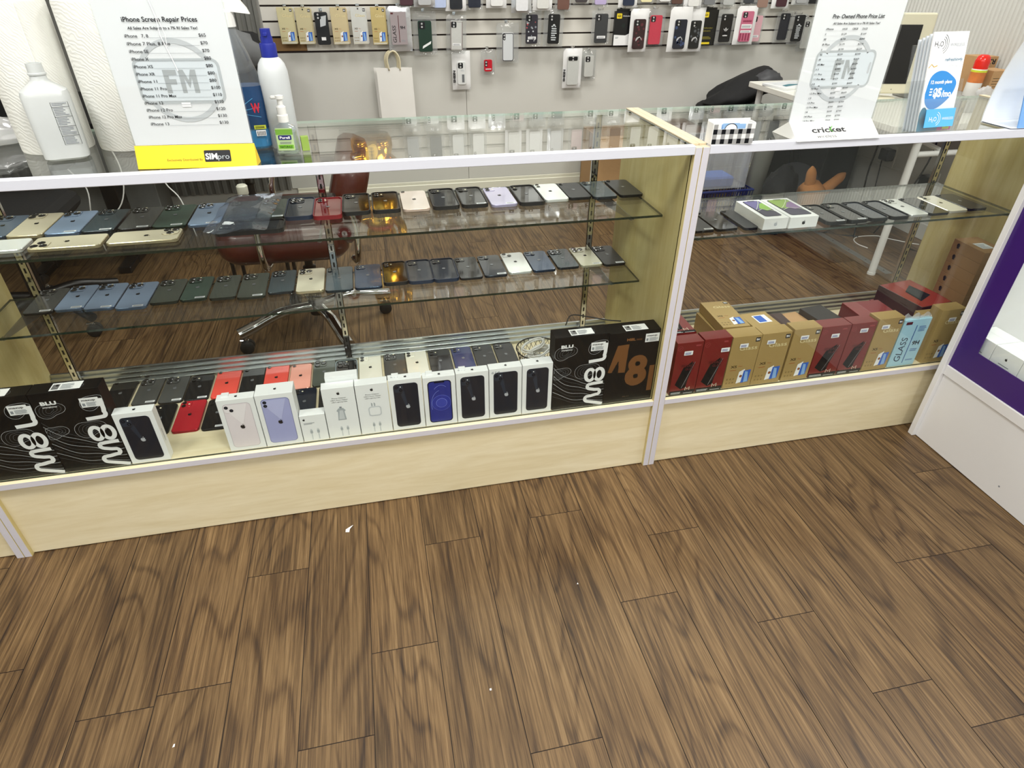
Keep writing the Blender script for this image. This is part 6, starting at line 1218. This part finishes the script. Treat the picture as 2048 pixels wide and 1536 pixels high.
# black bag on a stool behind the white desk corner
t = thing('stool', 'black stool under the black bag by the back wall', 'stool', (3.34, 2.52, 0)); bm = B(); cushion(bm, .42, .36, .06, .08, .52); mk('seat', bm, mat('black_fabric'), t)
for a, b in ((-.15, -.12), (.15, -.12), (-.15, .12), (.15, .12)): bm = B(); tube(bm, [(a*1.1, b*1.1, 0), (a, b, .53)], .012, 8); mk('leg', bm, BLACK, t)
t = thing('duffel_bag', 'black bag with a grey flap lying by the back wall left of the white desk', 'bag', (3.36, 2.52, .58)); bm = B(); bmesh.ops.create_icosphere(bm, subdivisions=4, radius=1)
for v in bm.verts: n_ = mn.noise(v.co*1.6)*.22+mn.noise(v.co*5)*.05; v.co = Vector((v.co.x*.22*(1+n_), v.co.y*.15*(1+n_), max(.0, .075+v.co.z*.085*(1+n_)+.10*v.co.x)))
mk('bag_body', bm, mat('black_fabric'), t, smooth='all'); bm = B(); bmesh.ops.create_icosphere(bm, subdivisions=3, radius=1)
for v in bm.verts: n_ = mn.noise(v.co*2.2)*.3; v.co = Vector((.12+v.co.x*.10*(1+n_), -.08+v.co.y*.075, .13+v.co.z*.065*(1+n_)))
mk('grey_flap', bm, mat('grey_nylon', '#3c3d40', .5, bump=.3, bscale=40), t, smooth='all')
# things on the floor behind the right showcase
t = thing('storage_basket', 'dark blue slotted plastic basket on the floor behind the right showcase', 'basket', (3.02, 2.02, 0)); NAVY = mat('navy_plastic', '#14235f', .4)
w, d, h = .34, .26, .225; bm = B()
for s in (-1, 1):
    for k in range(18): x = -w/2+w*k/17; tube(bm, [(x*.9, s*d/2*.9, .01), (x, s*d/2, h)], .0032, 5)
    for k in range(12): y = -d/2+d*k/11; tube(bm, [(s*w/2*.9, y*.9, .01), (s*w/2, y, h)], .0032, 5)
for z in (.05, .09, .13, .17):
    f = .9+.1*z/h; tube(bm, [(-w/2*f, -d/2*f, z), (w/2*f, -d/2*f, z), (w/2*f, d/2*f, z), (-w/2*f, d/2*f, z)], .0032, 5, closed=True)
mk('slotted_walls', bm, NAVY, t); bm = B(); box(bm, -w/2*.9, w/2*.9, -d/2*.9, d/2*.9, 0, .012, .003); mk('base', bm, NAVY, t); bm = B(); tube(bm, [(-w/2, -d/2, h), (w/2, -d/2, h), (w/2, d/2, h), (-w/2, d/2, h)], .007, 8, closed=True); mk('rim', bm, NAVY, t)
t = thing('storage_bin', 'clear plastic storage bin standing on the blue basket behind the right showcase', 'storage bin', (2.99, 2.03, .232)); bm = B(); CB = film('milky_clear_plastic', (.88, .90, .93), haze=.22)
for a in ((-.16, .16, -.11, -.107), (-.16, .16, .107, .11), (-.16, -.157, -.11, .11), (.157, .16, -.11, .11)): box(bm, *a, 0, .26)
box(bm, -.16, .16, -.11, .11, 0, .003); mk('bin_walls', bm, CB, t); bm = B(); tube(bm, [(-.165, -.115, .26), (.165, -.115, .26), (.165, .115, .26), (-.165, .115, .26)], .006, 8, closed=True); mk('rim', bm, CB, t)
bm = B(); box(bm, -.09, .1, -.09, .06, 0, .06, .01); o = mk('folded_cloth', bm, mat('bright_blue_cloth', '#3f6fc4', .8, vary=.2)); o.location = (2.98, 2.02, .2355); tag(o, 'folded bright blue cloth at the bottom of the clear bin', 'cloth')
t = thing('rolled_mat', 'thick grey roll leaning upright beside the blue basket', 'roll', (3.31, 2.10, 0), rot=(0, .10, 0)); bm = B(); lathe(bm, [(0, 0), (.05, 0), (.055, .01), (.055, .54), (.05, .55), (0, .55)], 24); mk('roll_body', bm, mat('grey_felt', '#74746c', .9, vary=.15, bscale=12), t, smooth=True)
t = thing('computer_tower', 'black computer tower on the floor under the white desk', 'computer', (3.82, 2.30, 0)); bm = B(); box(bm, -.20, .22, -.16, .20, 0, .50, .006); mk('casing', bm, BLACK, t); bm = B(); tube(bm, [(-.1, -.161, .40), (-.1, -.164, .40)], .006, 10); mk('power_button', bm, INKG, t)
t = thing('round_tray', 'large dark grey round tray leaning under the white desk', 'tray', (3.53, 1.98, .0), rot=(math.radians(-14), 0, -.25)); bm = B(); lathe(bm, [(.0, .0), (.15, .0), (.165, .012), (.162, .014), (.148, .004), (.0, .004)], 36, Matrix.Translation((0, 0, .166)) @ Matrix.Rotation(PI/2, 4, 'X')); mk('tray_disc', bm, mat('dark_grey_plastic', '#45474a', .3), t, smooth=True)
t = thing('plush_toy', 'tan plush toy with stubby raised arms in front of the round grey tray', 'plush toy', (3.51, 1.78, 0)); t.scale = (1.35, 1.2, 1.4); TAN = mat('tan_plush', '#b9814f', .95, bump=.5, bscale=140)
def skin(pts_edges, name, m, par):
    me = bpy.data.meshes.new(name); P_, E_, R_ = pts_edges; me.from_pydata(P_, E_, []); o = bpy.data.objects.new(name, me); COL.objects.link(o); o.parent = par
    md = o.modifiers.new('skin', 'SKIN'); md.use_smooth_shade = True
    if not me.skin_vertices: me.attributes.new('x', 'FLOAT', 'POINT')
    for i, r in enumerate(R_): me.skin_vertices[0].data[i].radius = (r, r)
    me.skin_vertices[0].data[0].use_root = True; o.modifiers.new('sub', 'SUBSURF').levels = 2; o.modifiers['sub'].render_levels = 2; me.materials.append(m); return o
def blob(bm, a, b, ra, rb, n=14):
    a, b = Vector(a), Vector(b); pts = []; rs = []
    for k in range(11):
        t_ = k/10; r = ra+(rb-ra)*t_; e = 1.0
        if t_ < .2: e = math.sin(PI/2*(.12+t_/.2*.88))
        if t_ > .8: e = math.sin(PI/2*(.12+(1-t_)/.2*.88))
        pts.append(a.lerp(b, t_)); rs.append(r*e)
    tube(bm, pts, rs, n)
bm = B(); blob(bm, (-.04, 0, .0), (.0, 0, .21), .058, .062); blob(bm, (-.02, 0, .14), (-.045, -.01, .27), .026, .019); blob(bm, (.03, 0, .15), (.125, -.01, .235), .026, .018); md = mk('body', bm, TAN, t, smooth='all')
bm = B(); blob(bm, (.045, -.035, .0), (.075, -.035, .12), .05, .035); mk('brown_leg', bm, mat('brown_plush', '#7a5230', .95, bump=.5, bscale=140), t, smooth='all')
t = thing('plush_toy', 'black fluffy plush lump left of the tan plush toy', 'plush toy', (3.30, 1.80, 0)); t.scale = (1.2, 1.1, 1.35); bm = B(); bmesh.ops.create_icosphere(bm, subdivisions=4, radius=1)
for v in bm.verts: n_ = mn.noise(v.co*2)*.2+mn.noise(v.co*9)*.1; v.co = Vector((v.co.x*.085*(1+n_), v.co.y*.09*(1+n_), max(0, .13+v.co.z*.15*(1+n_))))
mk('body', bm, mat('black_fur', '#0d0d0e', .9, bump=.8, bscale=120), t, smooth='all')
# outlets, plugs and cords on the right wall
for i, (y, z) in enumerate(((1.93, .36), (1.58, .30))):
    t = thing('wall_outlet', 'wall outlet with a black plug, %s of the two under the white desk' % ['rear', 'front'][i], 'outlet', (4.1, y, z)); bm = B(); box(bm, -.008, 0, -.042, .042, -.065, .065, .003); mk('cover_plate', bm, mat('grey_wall_paint'), t)
    t = thing('power_adapter', 'black plug-in adapter in the %s outlet under the white desk' % ['rear', 'front'][i], 'power adapter', (4.0915, y, z)); bm = B(); box(bm, -.055, 0, -.035, .035, -.02, .045, .006, seg=2); mk('adapter_body', bm, BLACK, t)
CABS = [((3.93, 1.95, .74), (3.95, 1.9, .5), (3.9, 1.85, .28), (3.8, 1.7, .06), (3.72, 1.6, .006)), ((4.04, 1.93, .34), (4.03, 1.90, .18), (4.0, 1.86, .10), (3.98, 1.8, .006)), ((3.86, 1.45, .74), (3.95, 1.5, .5), (3.93, 1.55, .25), (3.85, 1.6, .02)), ((4.04, 1.58, .29), (4.02, 1.6, .12), (3.9, 1.72, .02), (3.7, 1.9, .006), (3.55, 2.1, .006)),
        ((3.95, 2.2, .7), (3.7, 2.0, .3), (3.6, 1.75, .02), (3.75, 1.6, .006)), ((3.98, 1.25, .74), (4.0, 1.26, .55), (3.99, 1.25, .3), (3.98, 1.3, .02), (3.9, 1.4, .006)), ((3.55, 2.14, .55), (3.6, 2.12, .25), (3.75, 2.0, .04), (3.95, 1.9, .008)), ((3.5, 2.1, .45), (3.57, 2.07, .2), (3.7, 1.95, .03), (3.9, 1.75, .008))]
for i, pts in enumerate(CABS):
    bm = B(); tube(bm, curve_pts(pts, 7), .0045 if i % 2 == 0 else .0035, 6); tag(mk('power_cable', bm, BLACKR, smooth='all'), 'black cord %s' % ['dropping from the white desk to the floor near the rear outlet', 'looping down from the rear adapter', 'hanging beside the front leg of the white desk', 'running from the front adapter along the floor', 'slanting down beside the computer tower', 'hanging close to the right end panel of the showcase', 'strand nearest the computer tower', 'strand crossing the floor under the white desk'][i], 'cord', 'black cords under the white desk')
bm = B(); tube(bm, curve_pts([(3.694, 1.444, .003), (3.678, 1.505, .003), (3.702, 1.572, .003), (3.765, 1.607, .003), (3.872, 1.598, .003), (3.895, 1.56, .004), (3.983, 1.462, .003), (4.02, 1.432, .003)], 7), .0026, 6); tag(mk('charging_cable', bm, WPL, smooth='all'), 'white cable curled on the floor behind the front desk leg', 'cable')
bm = B(); box(bm, 3.552, 3.590, 1.12, 1.92, 0, .0035, .001)
for k in range(6): lathe(bm, [(.004, 0), (.004, .0042), (0, .0042)], 8, None, 1, 3.571, 1.16+.14*k)
struct('trim_5', bm, [mat('dull_floor_strip', '#8d8a84', .4, .6), BLACK])
t = thing('clear_sleeve', 'shiny clear plastic sleeve lying loosely over phones near the middle of the top shelf', 'plastic sleeve', (.700, .115, .7975), rot=(0, 0, -.08)); bm = B(); pillow(bm, .135, .27, .022, 31)
for v in bm.verts: v.co = Vector((v.co.x, v.co.z, .014-v.co.y+.010*mn.noise(v.co*16)))
mk('sleeve_film', bm, film('blue_clear_film', (.86, .90, .96), haze=.03, hazecol=(.4, .5, .7), bump=.5, bscale=18), t, smooth='all')
bm = B(); tube(bm, curve_pts([(3.60, 1.95, .004), (3.68, 1.84, .01), (3.84, 1.75, .02), (3.97, 1.66, .10), (4.03, 1.60, .22), (4.04, 1.58, .30)], 7), .004, 6); tag(mk('extension_cable', bm, mat('white_cord', '#cfcfcb', .5), smooth='all'), 'pale grey cord running up to the front outlet under the white desk', 'cord')
# scraps on the customer floor
def scrap(x, y, pts, label, m=PAPER):
    bm = B(); f = [bm.verts.new((x+a, y+b, .0006+c)) for a, b, c in pts]; g = [bm.verts.new((x+a, y+b, .0011+c)) for a, b, c in pts]; bm.faces.new(f[::-1]); bm.faces.new(g)
    for k in range(len(f)): bm.faces.new((f[k], f[(k+1) % len(f)], g[(k+1) % len(f)], g[k]))
    tag(mk('paper_scrap', bm, m), label, 'scrap', 'scraps on the customer floor')
scrap(.842, -.082, [(-.006, -.005, 0), (.004, -.007, 0), (.006, .003, .002), (.016, .010, .008), (.006, .008, .004), (-.005, .005, 0)], 'torn white paper scrap on the floor in front of the long showcase')
scrap(1.148, -.620, [(-.002, -.002, 0), (.002, -.002, 0), (.002, .002, .001), (-.002, .002, 0)], 'tiny white speck on the floor near the bottom centre right'); scrap(1.42, -.39, [(-.002, -.0015, 0), (.002, -.002, 0), (.001, .002, .001)], 'tiny pale speck on the floor right of centre'); scrap(.494, -.60, [(-.002, -.003, 0), (.002, -.002, 0), (.002, .003, .001), (-.001, .003, 0)], 'tiny yellow-white speck on the floor at the lower left')
